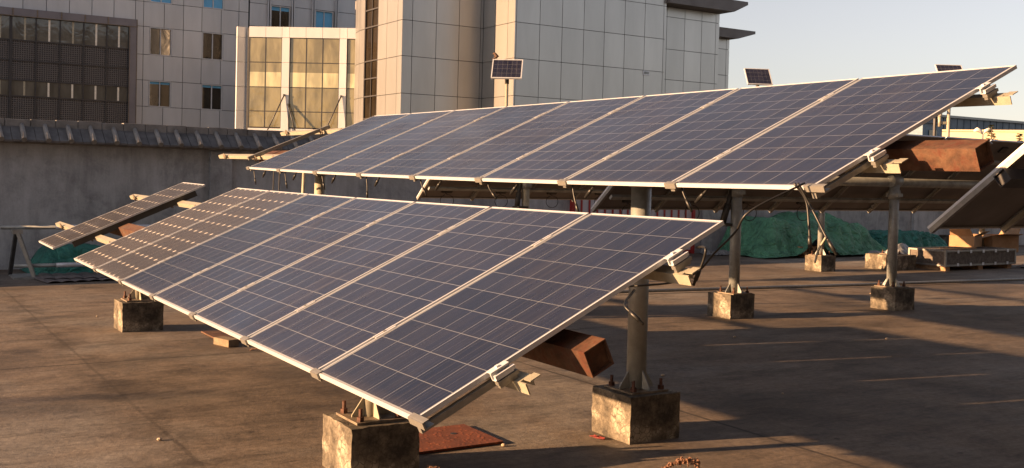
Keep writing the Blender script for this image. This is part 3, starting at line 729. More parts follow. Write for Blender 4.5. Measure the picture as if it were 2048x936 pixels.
# ------------------------------------------------------------------ solar arrays
def poly(c, x): return c[0]*x*x + c[1]*x + c[2]
class Arr:
    def __init__(s, O, X, S, bX, bS, tX, tS):
        s.O, s.X, s.S = Vector(O), Vector(X), Vector(S); s.N = s.X.cross(s.S).normalized(); s.c = (bX, bS, tX, tS)
        if s.N.z < 0: s.N = -s.N
    def at(s, i, t, n=0):
        bX, bS, tX, tS = s.c
        a = poly(bX, i)*(1-t) + poly(tX, i)*t; b = poly(bS, i)*(1-t) + poly(tS, i)*t
        return s.O + s.X*a + s.S*b + s.N*n
    def box(s, mb, i0, i1, t0, t1, n0, n1, mi=0):
        mb.hexa([s.at(i0, t0, n0), s.at(i1, t0, n0), s.at(i1, t1, n0), s.at(i0, t1, n0), s.at(i0, t0, n1), s.at(i1, t0, n1), s.at(i1, t1, n1), s.at(i0, t1, n1)], mi)
L_ = 1.64
def module(A, par, i0, mono=False, under=True, gap=.027, label=None):
    a0, a1 = i0+gap/2, i0+1-gap/2
    def I(u): return a0 + (a1-a0)*u
    fu, fv = .0075, .0075/L_
    g = MB(); nu, nv = 6, 10; mu, mv = .020, .013
    us = [fu] + [fu+mu/2 + (1-2*fu-mu)*k/nu for k in range(nu+1)] + [1-fu]; vs = [fv] + [fv+mv/2 + (1-2*fv-mv)*k/nv for k in range(nv+1)] + [1-fv]
    uu = [-.12] + list(range(nu+1)) + [nu+.12]; vv = [-.08] + list(range(nv+1)) + [nv+.08]
    for p in range(len(us)-1):
        for q in range(len(vs)-1):
            g.quad([A.at(I(us[p]), vs[q], -.002), A.at(I(us[p+1]), vs[q], -.002), A.at(I(us[p+1]), vs[q+1], -.002), A.at(I(us[p]), vs[q+1], -.002)], 0,
                   [(uu[p], vv[q]), (uu[p+1], vv[q]), (uu[p+1], vv[q+1]), (uu[p], vv[q+1])])
    o = g.build('solar_panel', M['mono'] if mono else M['cells'], par, recalc=False)
    if label: o['label'] = label
    fr = MB(); d = -.020
    A.box(fr, I(0), I(1), 0, fv, d, 0); A.box(fr, I(0), I(1), 1-fv, 1, d, 0)
    A.box(fr, I(0), I(fu), fv, 1-fv, d, 0); A.box(fr, I(1-fu), I(1), fv, 1-fv, d, 0)
    fr.build('frame', M['alu'], o)
    bs = MB(); A.box(bs, I(fu), I(1-fu), fv, 1-fv, -.009, -.006); bs.build('backsheet', M['backsheet'], o)
    if under:
        jb = MB(); A.box(jb, I(.43), I(.57), .86, .92, -.034, -.009); jb.build('junction_box', M['black'], o)
        fl = MB()
        A.box(fl, I(fu), I(fu+.022), fv, 1-fv, d, d+.002); A.box(fl, I(1-fu-.022), I(1-fu), fv, 1-fv, d, d+.002)
        A.box(fl, I(fu), I(1-fu), fv, fv+.013, d, d+.002); A.box(fl, I(fu), I(1-fu), 1-fv-.013, 1-fv, d, d+.002); fl.build('frame_flange', M['alu_grey'], o)
def rail(A, par, i, t0=-.012, t1=.99, n0=-.062, n1=-.022, w=.042, mat='alu_grey'):
    r = MB(); A.box(r, i-w/2, i+w/2, t0, t1, n0, n1); r.build('rail', M[mat], par)
def clamp(A, par, i, t, end=0):
    c = MB(); h = .034
    if end == 0:
        A.box(c, i-.017, i+.017, t-h, t+h, .0008, .0034); A.box(c, i-.005, i+.005, t-h, t+h, -.02, .0042, 1); c.obox(A.at(i, t, .0055), A.X, A.S, A.N, .006, .006, .002, 1)
    else:
        h = .026
        A.box(c, i-.014, i+.022, t-h, t+h, .001, .005); A.box(c, i+.008, i+.014, t-h, t+h, -.026, .001); A.box(c, i+.008, i+.036, t-h*.98, t+h*1.02, -.030, -.026)
        A.box(c, i+.022, i+.036, t-h*.9, t+h*1.3, -.026, -.010); A.box(c, i+.014, i+.040, t-h*.9, t+h*1.4, -.050, -.034, 1); A.box(c, i+.018, i+.036, t-h*.8, t+h*1.2, -.064, -.050, 1)
        c.obox(A.at(i+.004, t, .008), A.X, A.S, A.N, .007, .007, .004)
    c.build('clamp', [M['alu'], M['alu_grey']], par)
def edge_clip(A, par, i, right=False):
    c = MB(); w0, w1 = (-.042, .042) if not right else (-.06, .06)
    A.box(c, i+w0, i+w1, -.006, -.0015, -.026, .003); A.box(c, i+w0, i+w1, -.0015, .012, .0012, .004); A.box(c, i+w0, i+w1, -.0015, .02, -.026, -.023)
    c.build('edge_clip', M['alu_grey'], par)
def purlin(A, par, t, i0, i1, end_i=None):
    p = MB(); h = .018
    A.box(p, i0, i1, t-h, t+h, -.070, -.066); A.box(p, i0, i1, t-h, t-h+.003, -.112, -.070); A.box(p, i0, i1, t+h-.003, t+h, -.112, -.070)
    # flared angle end on the right
    A.box(p, i1, i1+.045, t-h*.2, t+h*1.5, -.070, -.066); A.box(p, i1, i1+.045, t-h, t-h*.8, -.112, -.066)
    p.build('purlin', M['galv'], par)
def ubolt(A, par, i, t):
    u = MB()
    u.tube([A.at(i-.03, t-.024, -.11), A.at(i-.03, t-.024, -.05), A.at(i, t-.024, -.03), A.at(i+.03, t-.024, -.05), A.at(i+.03, t-.024, -.11)], .007, 6)
    A.box(u, i-.06, i+.06, t-.030, t-.019, -.08, -.072); A.box(u, i-.02, i+.05, t-.027, t-.022, -.07, -.035); u.build('bracket', M['plate'], par)
def sq_tube(par, ends, half, N, mat, open_end=True):
    a, b = Vector(ends[0]), Vector(ends[1]); d = (b-a).normalized(); N = (N - d*N.dot(d)).normalized(); Sd = N.cross(d)
    t = MB(); w = .006
    c = (a+b)/2; l = (b-a).length/2
    t.obox(c+N*(half-w/2), d, Sd, N, l, half, w/2); t.obox(c-N*(half-w/2), d, Sd, N, l, half, w/2)
    t.obox(c+Sd*(half-w/2), d, Sd, N, l, w/2, half-w); t.obox(c-Sd*(half-w/2), d, Sd, N, l, w/2, half-w)
    t.obox(a+d*.024, d, Sd, N, .004, half-w, half-w); t.obox(b-d*.024, d, Sd, N, .004, half-w, half-w)
    return t.build('torque_tube', mat, par)
def post(par, x, y, z0, z1, r, mat, plate=.15, saddle=True, gus=True):
    p = MB(); p.tube([(x, y, z0+.012), (x, y, z1)], r, 24); po = p.build('post', mat, par)
    b = MB(); b.box((x-plate, y-plate, z0+.001), (x+plate, y+plate, z0+.014)); pl = b.build('base_plate', M['plate'], po)
    for k in range(4):
        g = MB()
        d = Vector((math.cos(k*math.pi/2+.78*0), math.sin(k*math.pi/2), 0)); s = Vector((-d.y, d.x, 0))*.004
        q = Vector((x, y, z0+.014))
        g.prism([q+d*(r-.002)-s, q+d*(r+.075)-s, q+d*(r+.075)-s+Vector((0, 0, .012)), q+d*(r-.002)-s+Vector((0, 0, .12))], s*2)
        g.build('gusset', mat, po)
    if saddle:
        c = MB(); c.tube([(x, y, z1-.13), (x, y, z1-.02)], r*1.22, 24); c.box((x-r*1.7, y-r*1.5, z1-.02), (x+r*1.7, y+r*1.5, z1)); c.build('saddle', mat, po)
    return po
def bolts(par, x, y, z, d=.115):
    for sx in (-1, 1):
        for sy in (-1, 1):
            b = MB(); q = (x+sx*d, y+sy*d)
            b.tube([(*q, z-.01), (*q, z+.085)], .011, 10); b.tube([(*q, z+.0145), (*q, z+.040)], .022, 6, smooth=False)
            b.build('anchor_bolt', M['bolt'], par)
def concrete_block(x0, y0, sx, sy, h, label, bolt=True, seed=0, px=None):
    rn = random.Random(seed); cx_, cy_ = x0+sx/2, y0+sy/2
    o = thing('concrete_block', (cx_, cy_, 0), label, 'concrete block', 'concrete footing blocks')
    b = MB(); n = 8
    # cube with slightly worn edges: gridded box then jittered
    P = {}
    def vert(i, j, k):
        if (i, j, k) not in P:
            e = sum(1 for q in (i, j, k) if q in (0, n))
            jt = .0032 if e >= 2 else .0012
            P[(i, j, k)] = b.bm.verts.new((x0+sx*i/n+rn.uniform(-jt, jt), y0+sy*j/n+rn.uniform(-jt, jt), h*k/n-.004*(k == 0)+rn.uniform(-jt, jt)*(k > 0)))
        return P[(i, j, k)]
    for a in range(n):
        for c in range(n):
            for f in (((0, a, c), (0, a, c+1), (0, a+1, c+1), (0, a+1, c)), ((n, a, c), (n, a+1, c), (n, a+1, c+1), (n, a, c+1)),
                      ((a, 0, c), (a+1, 0, c), (a+1, 0, c+1), (a, 0, c+1)), ((a, n, c), (a, n, c+1), (a+1, n, c+1), (a+1, n, c)),
                      ((a, c, n), (a+1, c, n), (a+1, c+1, n), (a, c+1, n)), ((a, c, 0), (a, c+1, 0), (a+1, c+1, 0), (a+1, c, 0))):
                b.bm.faces.new([vert(*q) for q in f])
    b.build('block', M['block'], o, bevel=0)
    if bolt: bolts(o, px[0] if px else cx_, px[1] if px else cy_, h)
    return o

def cable(par, pts, r=.007, conn=True, sub=6, name='cable'):
    pts = [Vector(p) for p in pts]; P = []
    ext = [pts[0]*2-pts[1]] + pts + [pts[-1]*2-pts[-2]]
    for k in range(1, len(ext)-2):
        p0, p1, p2, p3 = ext[k-1:k+3]
        for s in range(sub):
            t = s/sub; P.append(.5*((2*p1)+(p2-p0)*t+(2*p0-5*p1+4*p2-p3)*t*t+(3*p1-p0-3*p2+p3)*t*t*t))
    P.append(pts[-1])
    b = MB(); b.tube(P, r, 8); o = b.build(name, M['black'], par)
    if conn:
        d = (P[-1]-P[-3]).normalized(); c = MB(); e = P[-1]
        c.tube([e-d*.02, e, e+d*.035, e+d*.036, e+d*.06], [r*1.3, r*1.7, r*1.7, r*1.15, r*1.15], 8); c.build('connector', M['black'], o)
    return o

# ---- front array
FA = Arr((-10.3643, 1.7314, .8153), (1, -.0043, -.0017), (.0046, .9034, .4287), (-.0067, 1.0764, -.1772), (.0005, -.0028, .0049), (-.0017, .9956, .1063), (.0022, -.0097, 1.6269))
fa = thing('solar_array', (-7, 2.5, 0), 'nearest tilted solar array, low in front, with small detached panel at its left', 'solar array', 'tilted solar arrays')
for k in range(7): module(FA, fa, k, mono=k < 2, label='brown monocrystalline panel with white diamond dots' if k < 2 else None)
module(FA, fa, -2.2, mono=True, label='detached monocrystalline panel standing apart at the left end')
for i in range(7): rail(FA, fa, i if 0 < i else i+.04, .002, .24, -.046, -.022, .03)
rail(FA, fa, 6.982, .0, .235, -.062, -.036, .026)
rail(FA, fa, -2.15, .12, .93); rail(FA, fa, -1.25, .12, .93, n0=-.085, w=.045, mat='pole_dark')
for i in range(1, 7):
    for t in (.225, .80): clamp(FA, fa, i, t)
for t in (.225, .80): clamp(FA, fa, 7, t, 1)
for i in range(1, 7): edge_clip(FA, fa, i)
edge_clip(FA, fa, 7, True)
for t, i0 in ((.30, -3.75), (.83, -3.55)): purlin(FA, fa, t-.04, i0, 7.07)
for i in (-3.2, -1.95, -1.3, -.25):
    for t in (.26, .79): ubolt(FA, fa, i, t)
FT = [(-13.15, 2.445, 1.02), (-3.235, 2.443, .992)]
sq_tube(fa, FT, .056, FA.N, M['rust'])
post(fa, -5.42, 2.485, .30, .93, .043, M['galv']); post(fa, -11.32, 2.51, .30, .95, .043, M['galv'])

# ---- rear array
RA = Arr((-11.3417, 3.64, 1.692), (1, .0043, -.0027), (-.0029, .9137, .4064), (-.0080, 1.0884, -.1556), (.0041, -.0395, .0713), (.0009, .9995, .0144), (.0023, -.0189, 1.658))
ra = thing('solar_array', (-7.3, 4.4, 0), 'second tilted solar array, raised high on a thick post behind the nearest one', 'solar array', 'tilted solar arrays')
for k in range(8): module(RA, ra, k)
for i in range(8): rail(RA, ra, i if 0 < i else i+.04, .002, .26, -.046, -.022, .03)
rail(RA, ra, 7.982, .0, .255, -.062, -.036, .026)
rail(RA, ra, -1.0, .2, .88)
for i in range(1, 8):
    for t in (.25, .80): clamp(RA, ra, i, t)
for t in (.25, .80): clamp(RA, ra, 8, t, 1)
for i in range(0, 8): edge_clip(RA, ra, i)
edge_clip(RA, ra, 8, True)
for t, i0 in ((.32, -2.65), (.87, -2.6)): purlin(RA, ra, t-.045, i0, 8.08)
for i in (-2.3, -1.0, -.3):
    for t in (.275, .825): ubolt(RA, ra, i, t)
sq_tube(ra, [(-13.1, 4.40, 1.865), (-2.93, 4.395, 1.838)], .057, RA.N, M['rust'])
post(ra, -5.395, 4.385, .30, 1.77, .066, M['pole']); post(ra, -11.05, 4.39, .30, 1.79, .066, M['galv'])
b_ = MB(); b_.tube([(-12.20, 4.6, .3), (-12.10, 4.6, 1.80)], .024, 10); b_.build('stay', M['galv'], ra)
rn = random.Random(11)
for i in range(0, 8):      # short leads with plugs hanging under the low edge
    a = RA.at(i+.02, .03, -.05); l = rn.uniform(.07, .16)
    cable(ra, [a, a+Vector((.02, 0, -l*.5)), a+Vector((rn.uniform(.02, .07), .0, -l))], .0055)
    a = RA.at(i+.2+rn.uniform(0, .2), .04, -.045); cable(ra, [a, a+Vector((-.02, 0, -.02)), a+Vector((-.05, 0, -.045))], .007)
cable(ra, [(-3.335, 3.66, 1.69), (-3.41, 3.4, 1.56), (-3.50, 3.4, 1.46), (-3.63, 3.4, 1.356), (-3.73, 3.4, 1.265), (-3.85, 3.4, 1.21), (-4.0, 3.4, 1.172), (-4.28, 3.35, 1.13)], .0052, False)
cable(ra, [(-3.398, 3.66, 1.69), (-3.36, 3.7, 1.61), (-3.338, 3.7, 1.50), (-3.33, 3.7, 1.43)], .0056)
cable(ra, [(-3.375, 3.66, 1.69), (-3.32, 3.7, 1.57), (-3.245, 3.7, 1.465), (-3.21, 3.7, 1.42)], .0056)
c_o = cable(ra, [(-3.227, 3.69, 1.45), (-3.268, 3.69, 1.389), (-3.286, 3.69, 1.33)], .005, False, name='cable_tie'); c_o.data.materials[0] = M['galv']
cable(fa, [FA.at(6.96, .9, -.05), (-3.262, 3.0, 1.41), (-3.27, 3.0, 1.36), (-3.30, 3.0, 1.30)], .0055)
cable(fa, [FA.at(6.98, .66, -.05), (-3.285, 2.6, 1.19), (-3.23, 2.6, 1.155)], .0055)
for u_ in ((-12.05, 4.2), (-11.85, 4.2)): cable(ra, [(u_[0], u_[1], 1.85), (u_[0]-.01, u_[1], 1.55), (u_[0]-.03, u_[1], 1.2)], .006, False)

# ---- rows facing away, behind
TH = R(39.6)
def away_row(xb, y0, n, zb, label, tube_mat, square):
    A = Arr((xb, y0, zb), (0, 1, 0), (math.cos(TH), 0, math.sin(TH)), (0, 1.004, 0), (0, 0, 0), (0, 1.004, 0), (0, 0, L_))
    o = thing('solar_array', (xb+.65, y0+n/2, 0), label, 'solar array', 'tilted solar arrays')
    for k in range(n): module(A, o, k)
    for i in range(n+1): rail(A, o, min(max(i, .03), n-.03), .0, .99, w=.04)
    mc = A.at(0, .5, -.15); mc2 = A.at(n, .5, -.15); v_ = Vector((0, .12, 0))
    if square: sq_tube(o, [mc-v_, mc2+v_], .052, A.N, tube_mat)
    else:
        t = MB(); t.tube([mc-v_, mc2+v_], .062, 20); t.build('torque_tube', tube_mat, o)
        p = MB(); A.box(p, .05, n-.05, .20, .235, -.125, -.09); A.box(p, .05, n-.05, .76, .795, -.125, -.09); p.build('purlin', M['pole'], o)
    return A, o, mc
A4, a4, m4 = away_row(-10.2, 7.5, 13, 1.33, 'third row of solar panels seen from below, behind the raised array', M['pole'], False)
A3, a3, m3 = away_row(-14.75, 7.45, 13, 1.33, 'farthest row of solar panels seen from below, mostly hidden, nearest the wall', M['pole'], False)
A5, a5, m5 = away_row(-5.40, 7.35, 6, 1.36, 'row of solar panels seen from below, cut off by the right picture edge', M['dark_metal'], True)
def pole_top(par, x, y, z, r, mat, blk_h=.298):
    po = post(par, x, y, blk_h, z, r, mat, plate=.16, saddle=False)
    c = MB(); c.tube([(x, y, z-.22), (x, y, z-.10)], r*1.18, 20); c.box((x-r*1.5, y-.05, z-.19), (x+r*1.5, y+.05, z-.14)); c.build('collar', M['pole'], po)
    s = MB(); s.tube([(x, y-.09, z+.03), (x, y+.09, z+.03)], .082, 20); s.build('saddle', M['pole'], po)
def actuator(par, a, b):
    t = MB(); t.tube([a, b], .030, 10); m_ = (Vector(a)+Vector(b))/2; t.tube([m_, b], .042, 10); t.build('actuator', M['pole_dark'], par)
    c = MB(); c.box((b[0]-.09, b[1]-.03, b[2]-.035), (b[0]+.09, b[1]+.16, b[2]+.0)); c.build('actuator_bracket', M['pole_dark'], par)
for x, y in ((-9.58, 9.31), (-9.40, 12.09), (-9.5, 18.6),): pole_top(a4, x, y, m4.z-.01, .067, M['pole'])
actuator(a4, (-9.60, 9.27, 1.66), (-9.66, 9.16, 1.17))
for x, y in ((-14.08, 9.08), (-14.08, 15.96), (-13.92, 17.86), (-14.0, 21.0)): pole_top(a3, x, y, m3.z-.01, .062 if y > 13 else .06, M['pole'] if 13 < y < 20 else M['galv'])
actuator(a3, (-14.10, 8.99, 1.66), (-14.10, 8.93, 1.22))
for x, y in ((-4.75, 11.9),): pole_top(a5, x, y, m5.z-.01, .067, M['pole'])
rn = random.Random(4)
for A, o, n in ((A4, a4, 10), (A3, a3, 7)):
    for k in range(n):
        a = A.at(k+.5, .86, -.03)
        if A is A4 and k % 2 == 0: continue
        cable(o, [a, a+Vector((.03, .02, -.10)), a+Vector((.02, .05, -.17))], .008)
    for k in range(4):
        a = A.at(k+.45, .10, -.04)
        j = MB(); A.box(j, k+.38, k+.56, .10, .16, -.04, -.012); j.build('junction_cover', M['black'], o)
        pts = [a + Vector((.05, .12*math.sin(q), -.09+.10*math.cos(q)-.03)) for q in [q_*.6 for q_ in range(11)]]
        cable(o, [a]+pts, .005, False)

# ------------------------------------------------------------------ concrete footing blocks
concrete_block(-5.624, 2.28, .41, .41, .30, 'cracked concrete block with pale patches under the front post of the nearest array', seed=1, px=(-5.42, 2.485))
concrete_block(-5.60, 4.18, .41, .41, .30, 'big half-lit concrete block under the thick grey post of the raised array', seed=2, px=(-5.395, 4.385))
concrete_block(-11.525, 2.305, .41, .41, .30, 'concrete block with dark drip stains under the left end of the nearest array', seed=3, px=(-11.32, 2.51))
concrete_block(-9.83, 9.11, .405, .405, .298, 'mottled concrete block with one sunlit face beside the conduit', seed=4, px=(-9.58, 9.31))
concrete_block(-9.58, 11.89, .405, .405, .298, 'all-shaded grey concrete block right of the sunlit mottled one, same row', seed=5, px=(-9.40, 12.09))
concrete_block(-14.285, 15.76, .405, .405, .298, 'small far concrete block in front of the green tarp, cable tie hanging before it', seed=6, px=(-14.08, 15.96))
concrete_block(-14.25, 17.48, .66, .74, .298, 'wide far concrete block between the green tarp and the packing crate', seed=7, px=(-13.92, 17.86))
concrete_block(-11.255, 4.18, .41, .41, .30, 'concrete block hidden behind the nearest array under the left post', seed=8, px=(-11.05, 4.39))
concrete_block(-14.28, 8.88, .405, .405, .298, 'concrete block of the farthest row, hidden behind the nearest array', seed=9, px=(-14.08, 9.08))
concrete_block(-4.95, 11.7, .405, .405, .298, 'concrete block of the right-hand row, beyond the picture edge', seed=12, px=(-4.75, 11.9))

# ------------------------------------------------------------------ solar street lamps
def solar_lamp(x, y, z, wd, ht, tilt, ax_, label, head=False, pr=.036):
    o = thing('solar_lamp', (x, y, 0), label, 'solar lamp', 'pole-mounted solar lamps')
    ax_ = Vector((*ax_, 0)).normalized(); nh = Vector((ax_.y, -ax_.x, 0)); up = (Vector((0, 0, 1))*math.cos(tilt) - nh*math.sin(tilt)).normalized(); nr = ax_.cross(up)
    if nr.dot(nh) < 0: nr = -nr
    c = Vector((x, y, z)) + nr*.05
    b = MB(); b.tube([(x, y, 0), (x, y, z-ht*.42)], [pr*1.15, pr], 14); po = b.build('pole', M['galv'], o)
    b = MB(); b.tube([(x, y, z-ht*.55), (x, y, z-ht*.30), c-nr*.03], [pr*1.3, pr*1.3, pr*.9], 10); b.build('tilt_bracket', M['pole_dark'], o)
    g = MB(); q = [c-ax_*wd/2-up*ht/2, c+ax_*wd/2-up*ht/2, c+ax_*wd/2+up*ht/2, c-ax_*wd/2+up*ht/2]
    g.quad([p_+nr*.014 for p_ in q], 0, [(0, 0), (6, 0), (6, 4), (0, 4)]); pn = g.build('panel', M['cells'], o, recalc=False)
    f = MB(); e = .022
    for sgn in (-1, 1):
        f.obox(c+up*sgn*(ht/2+e/2), ax_, up, nr, wd/2+e, e/2, .02); f.obox(c+ax_*sgn*(wd/2+e/2), ax_, up, nr, e/2, ht/2, .02)
    f.obox(c-nr*.004, ax_, up, nr, wd/2, ht/2, .012); f.build('panel_frame', M['alu'], pn)
    if head:
        a = Vector((x, y, 3.60)); e_ = a - ax_*.27
        b = MB(); b.beam(a, e_, .05, .07); b.tube([e_-Vector((0, 0, .12)), e_+Vector((0, 0, .20))], .05, 10); b.build('arm', M['galv'], o)
        b = MB(); b.tube([e_+Vector((0, 0, .20)), e_+Vector((0, 0, .30))], .075, 12); l_ = b.build('lantern', M['lantern_glass'], o)
        b = MB(); b.hexa([e_+Vector((-.12, -.12, .32)), e_+Vector((.12, -.12, .32)), e_+Vector((.12, .12, .32)), e_+Vector((-.12, .12, .32)), e_+Vector((-.05, -.05, .46)), e_+Vector((.05, -.05, .46)), e_+Vector((.05, .05, .46)), e_+Vector((-.05, .05, .46))]); b.build('lantern_roof', M['blue_steel'], l_)
        b = MB(); b.beam(e_-ax_*.14-Vector((0, 0, .5)), e_-ax_*.14+Vector((0, 0, .12)), .06, .06, (1, 0, 0)); b.build('box_arm', M['dark_metal'], o)
    return c, ax_, up, nr
lc = solar_lamp(-19.95, 12.29, 4.05, .64, .53, R(38), (.6, .8), 'solar lamp pole with bird on its panel, before the grey and cream hall corner')
solar_lamp(-20.23, 20.30, 4.47, .64, .53, R(38), (.45, .89), 'solar lamp whose panel shows above the raised array, right of the hall')
solar_lamp(-19.53, 27.46, 5.05, .75, .59, R(38), (.50, .86), 'rightmost solar lamp with lantern arm, half hidden behind the raised array', True, .05)
# bird on the first lamp
c, ax_, up, nr = lc
b0 = c - ax_*.25 + up*.30
bd = MB(); hd_ = Vector((-ax_.x, -ax_.y, 0))
bd.tube([b0-hd_*-.11+Vector((0, 0, -.005)), b0-hd_*-.07+Vector((0, 0, .02)), b0-hd_*-.03+Vector((0, 0, .045)), b0+Vector((0, 0, .065)), b0+hd_*.035+Vector((0, 0, .095)), b0+hd_*.05+Vector((0, 0, .125)), b0+hd_*.075+Vector((0, 0, .13)), b0+hd_*.105+Vector((0, 0, .122))], [.008, .012, .034, .046, .040, .031, .026, .002], 12)
bird = recentre(bd.build('bird', M['bird'])); tag(bird, 'small brown bird perched on the corner of a lamp panel', 'bird')
bl = MB()
for s in (-1, 1): bl.tube([b0+nr*.015*s+Vector((0, 0, .035)), b0+nr*.015*s+Vector((0, 0, -.01))], .004, 6)
bl.build('leg', M['bolt'], bird)

# ------------------------------------------------------------------ clutter on the yard
# rusty floor hatches
def hatch(pts, label, hole=True, mat='hatch'):
    o = thing('floor_hatch', Vector(pts[0])*.5+Vector(pts[2])*.5, label, 'floor hatch', 'rusty floor hatches')
    b = MB(); b.hexa([Vector((*p[:2], .004)) for p in pts]+[Vector((*p[:2], .018)) for p in pts]); b.build('cover', M[mat], o)
    if hole:
        c = (Vector(pts[0])+Vector(pts[2]))/2 + Vector((-.05, .12, 0)); k = MB(); k.tube([(c.x, c.y, .0183), (c.x, c.y, .0195)], .022, 14); k.build('lift_hole', M['black'], o)
hatch([(-5.58, 2.85, 0), (-5.57, 3.47, 0), (-6.08, 3.47, 0), (-6.09, 2.85, 0)], 'orange rusty chequer-plate hatch on the ground behind the front block')
hatch([(-10.05, 3.02, 0), (-10.0, 3.55, 0), (-10.75, 3.55, 0), (-10.8, 3.02, 0)], 'dark rusty hatch on the ground under the left half of the array', False, 'rust')
b_ = MB(); b_.obox((-9.93, 3.02, .035), (.96, .28, 0), (-.28, .96, 0), (0, 0, 1), .13, .06, .035)
tag(recentre(b_.build('brick', simple('brick_tan', (.20, .15, .10), .9, 0, .3, 20, .3), bevel=.006)), 'single tan brick lying on the ground beside the dark rusty hatch', 'brick')
b_ = MB(); q = [(-9.55+.16*math.cos(a*.5)+.05*math.sin(a), 3.35+.22*math.sin(a*.5), .012+.012*math.sin(a*1.3)) for a in range(13)]; b_.tube(q, .006, 6)
tag(recentre(b_.build('wire_loop', M['bolt'])), 'loose loop of dark wire on the ground right of the brick', 'wire')
b_ = MB(); q = [(-5.48+.05*math.sin(a*1.9)+.012*a, 4.10+.016*math.cos(a*1.7), .006+.006*math.sin(a*2)) for a in range(11)]; b_.tube(q, .0035, 6)
tag(recentre(b_.build('wire_scrap', M['red_wire'])), 'crumpled scrap of red wire at the foot of the half-lit block', 'wire')
# conduit along the ground
cd = thing('conduit', (-11.6, 14, 0), 'long grey conduit pipe lying across the yard behind the blocks', 'pipe')
b_ = MB(); b_.tube([(-12.6, 4, .035), (-12.05, 9.9, .045), (-11.7, 13, .04), (-11.2, 18.1, .04), (-10.4, 26, .035)], .026, 12); b_.build('pipe', M['alu_grey'], cd)
for t in (.2, .62):
    b_ = MB(); a, b = Vector((-12.05, 9.9, .045)), Vector((-11.2, 18.1, .04)); q = a.lerp(b, t); d = (b-a).normalized(); b_.tube([q-d*.06, q+d*.06], .032, 12); b_.build('coupling', M['alu_grey'], cd)

# green tarps over stacked goods
def smooth(a, b, x):
    t = min(1, max(0, (x-a)/(b-a))); return t*t*(3-2*t)
def tarp(name, base_pts, prof, label, mat, seed, group='green tarpaulins over stacked goods'):
    """base_pts: (x0, x1, y0, y1); prof(u, v) -> height; draped, wrinkled sheet"""
    rn = random.Random(seed); x0, x1, y0, y1 = base_pts; nu, nv = 84, 44
    b = MB(); G = []
    ph = [rn.uniform(0, 6.28) for _ in range(8)]
    for i in range(nu+1):
        row = []
        for j in range(nv+1):
            u, v = i/nu, j/nv
            h = prof(u, v)
            pn = Vector((x0+(x1-x0)*v, y0+(y1-y0)*u, seed*3.1))
            wr = .13*(.42-abs(mnoise.noise(pn*1.7)))+.07*(.4-abs(mnoise.noise(pn*3.9+Vector((7, 1, 3)))))+.030*(.4-abs(mnoise.noise(pn*9.0)))
            wr += .045*smooth(.45, .8, v)*(1-abs(2*((u*11+.6*math.sin(7*v+ph[0])+.8*mnoise.noise(pn*.8)) % 1)-1)-.5)
            e = min(u, 1-u, v*1.6, (1-v)*1.6)
            spread = 1 + .06*math.sin(9*u+ph[4])*math.cos(7*v+ph[5])
            x = x0+(x1-x0)*(.5+(v-.5)*spread) + wr*.8; y = y0+(y1-y0)*u + wr*.5
            row.append(b.bm.verts.new((x, y, max(.012+.012*(1+math.sin(31*u+13*v)), h + (wr if h > .05 else wr*.3) + rn.uniform(-.004, .004)))))
        G.append(row)
    for i in range(nu):
        for j in range(nv):
            f = b.bm.faces.new((G[i][j], G[i+1][j], G[i+1][j+1], G[i][j+1])); f.smooth = False
    o = b.build(name, mat)
    so = o.modifiers.new('solid', 'SOLIDIFY'); so.thickness = .006
    return tag(recentre(o), label, 'tarpaulin', group)
def prof_main(u, v):
    side = smooth(0, .16, u)*(1-smooth(.76, 1.0, u)); fr = (1-smooth(.62, .97, v))
    top = .76 + .20*smooth(.38, .52, u)*(1-smooth(.66, .82, u))*(1-smooth(.35, .6, v)) + .05*math.sin(6*u+1)
    h = top*side*(.05+.95*fr)
    # mouth lifted over the pallet
    m_ = math.exp(-((u-.34)/.07)**2)*smooth(.55, .9, v); 
    return h*(1-m_) + m_*(.40*side)
tarp('tarpaulin', (-18.35, -16.55, 17.0, 21.7), prof_main, 'crumpled green tarp over a tall pile by the wall, lifted over a pallet', M['tarp'], 3)
def prof_low(u, v): return .45*smooth(0, .08, u)*(1-smooth(.88, 1, u))*(1-smooth(.72, .97, v))
tarp('tarpaulin', (-18.3, -16.9, 21.4, 24.2), prof_low, 'low flat teal tarp right of the tall green one, by the wall', M['tarp_teal'], 5)
def prof_left(u, v): return .33*smooth(0, .10, u)*(1-smooth(.85, 1, u))*(1-smooth(.6, .98, v))*(1+.1*math.sin(9*u))
tarp('tarpaulin', (-18.3, -17.15, 2.2, 5.6), prof_left, 'dark teal tarp heap at the wall foot behind the metal rack', M['tarp_teal'], 9)
pl = thing('pallet', (-16.75, 18.6, 0), 'wooden pallet stack showing under the lifted edge of the green tarp', 'pallet')
for z in (.0, .13):
    for k in range(3):
        b_ = MB(); b_.box((-17.5, 18.32+.27*k, z+.02), (-16.62, 18.40+.27*k, z+.10)); b_.build('bearer', M['wood'], pl)
    for k in range(4):
        b_ = MB(); b_.box((-17.5+.24*k, 18.22, z+.10), (-17.36+.24*k, 19.05, z+.125)); b_.build('board', M['wood'], pl)
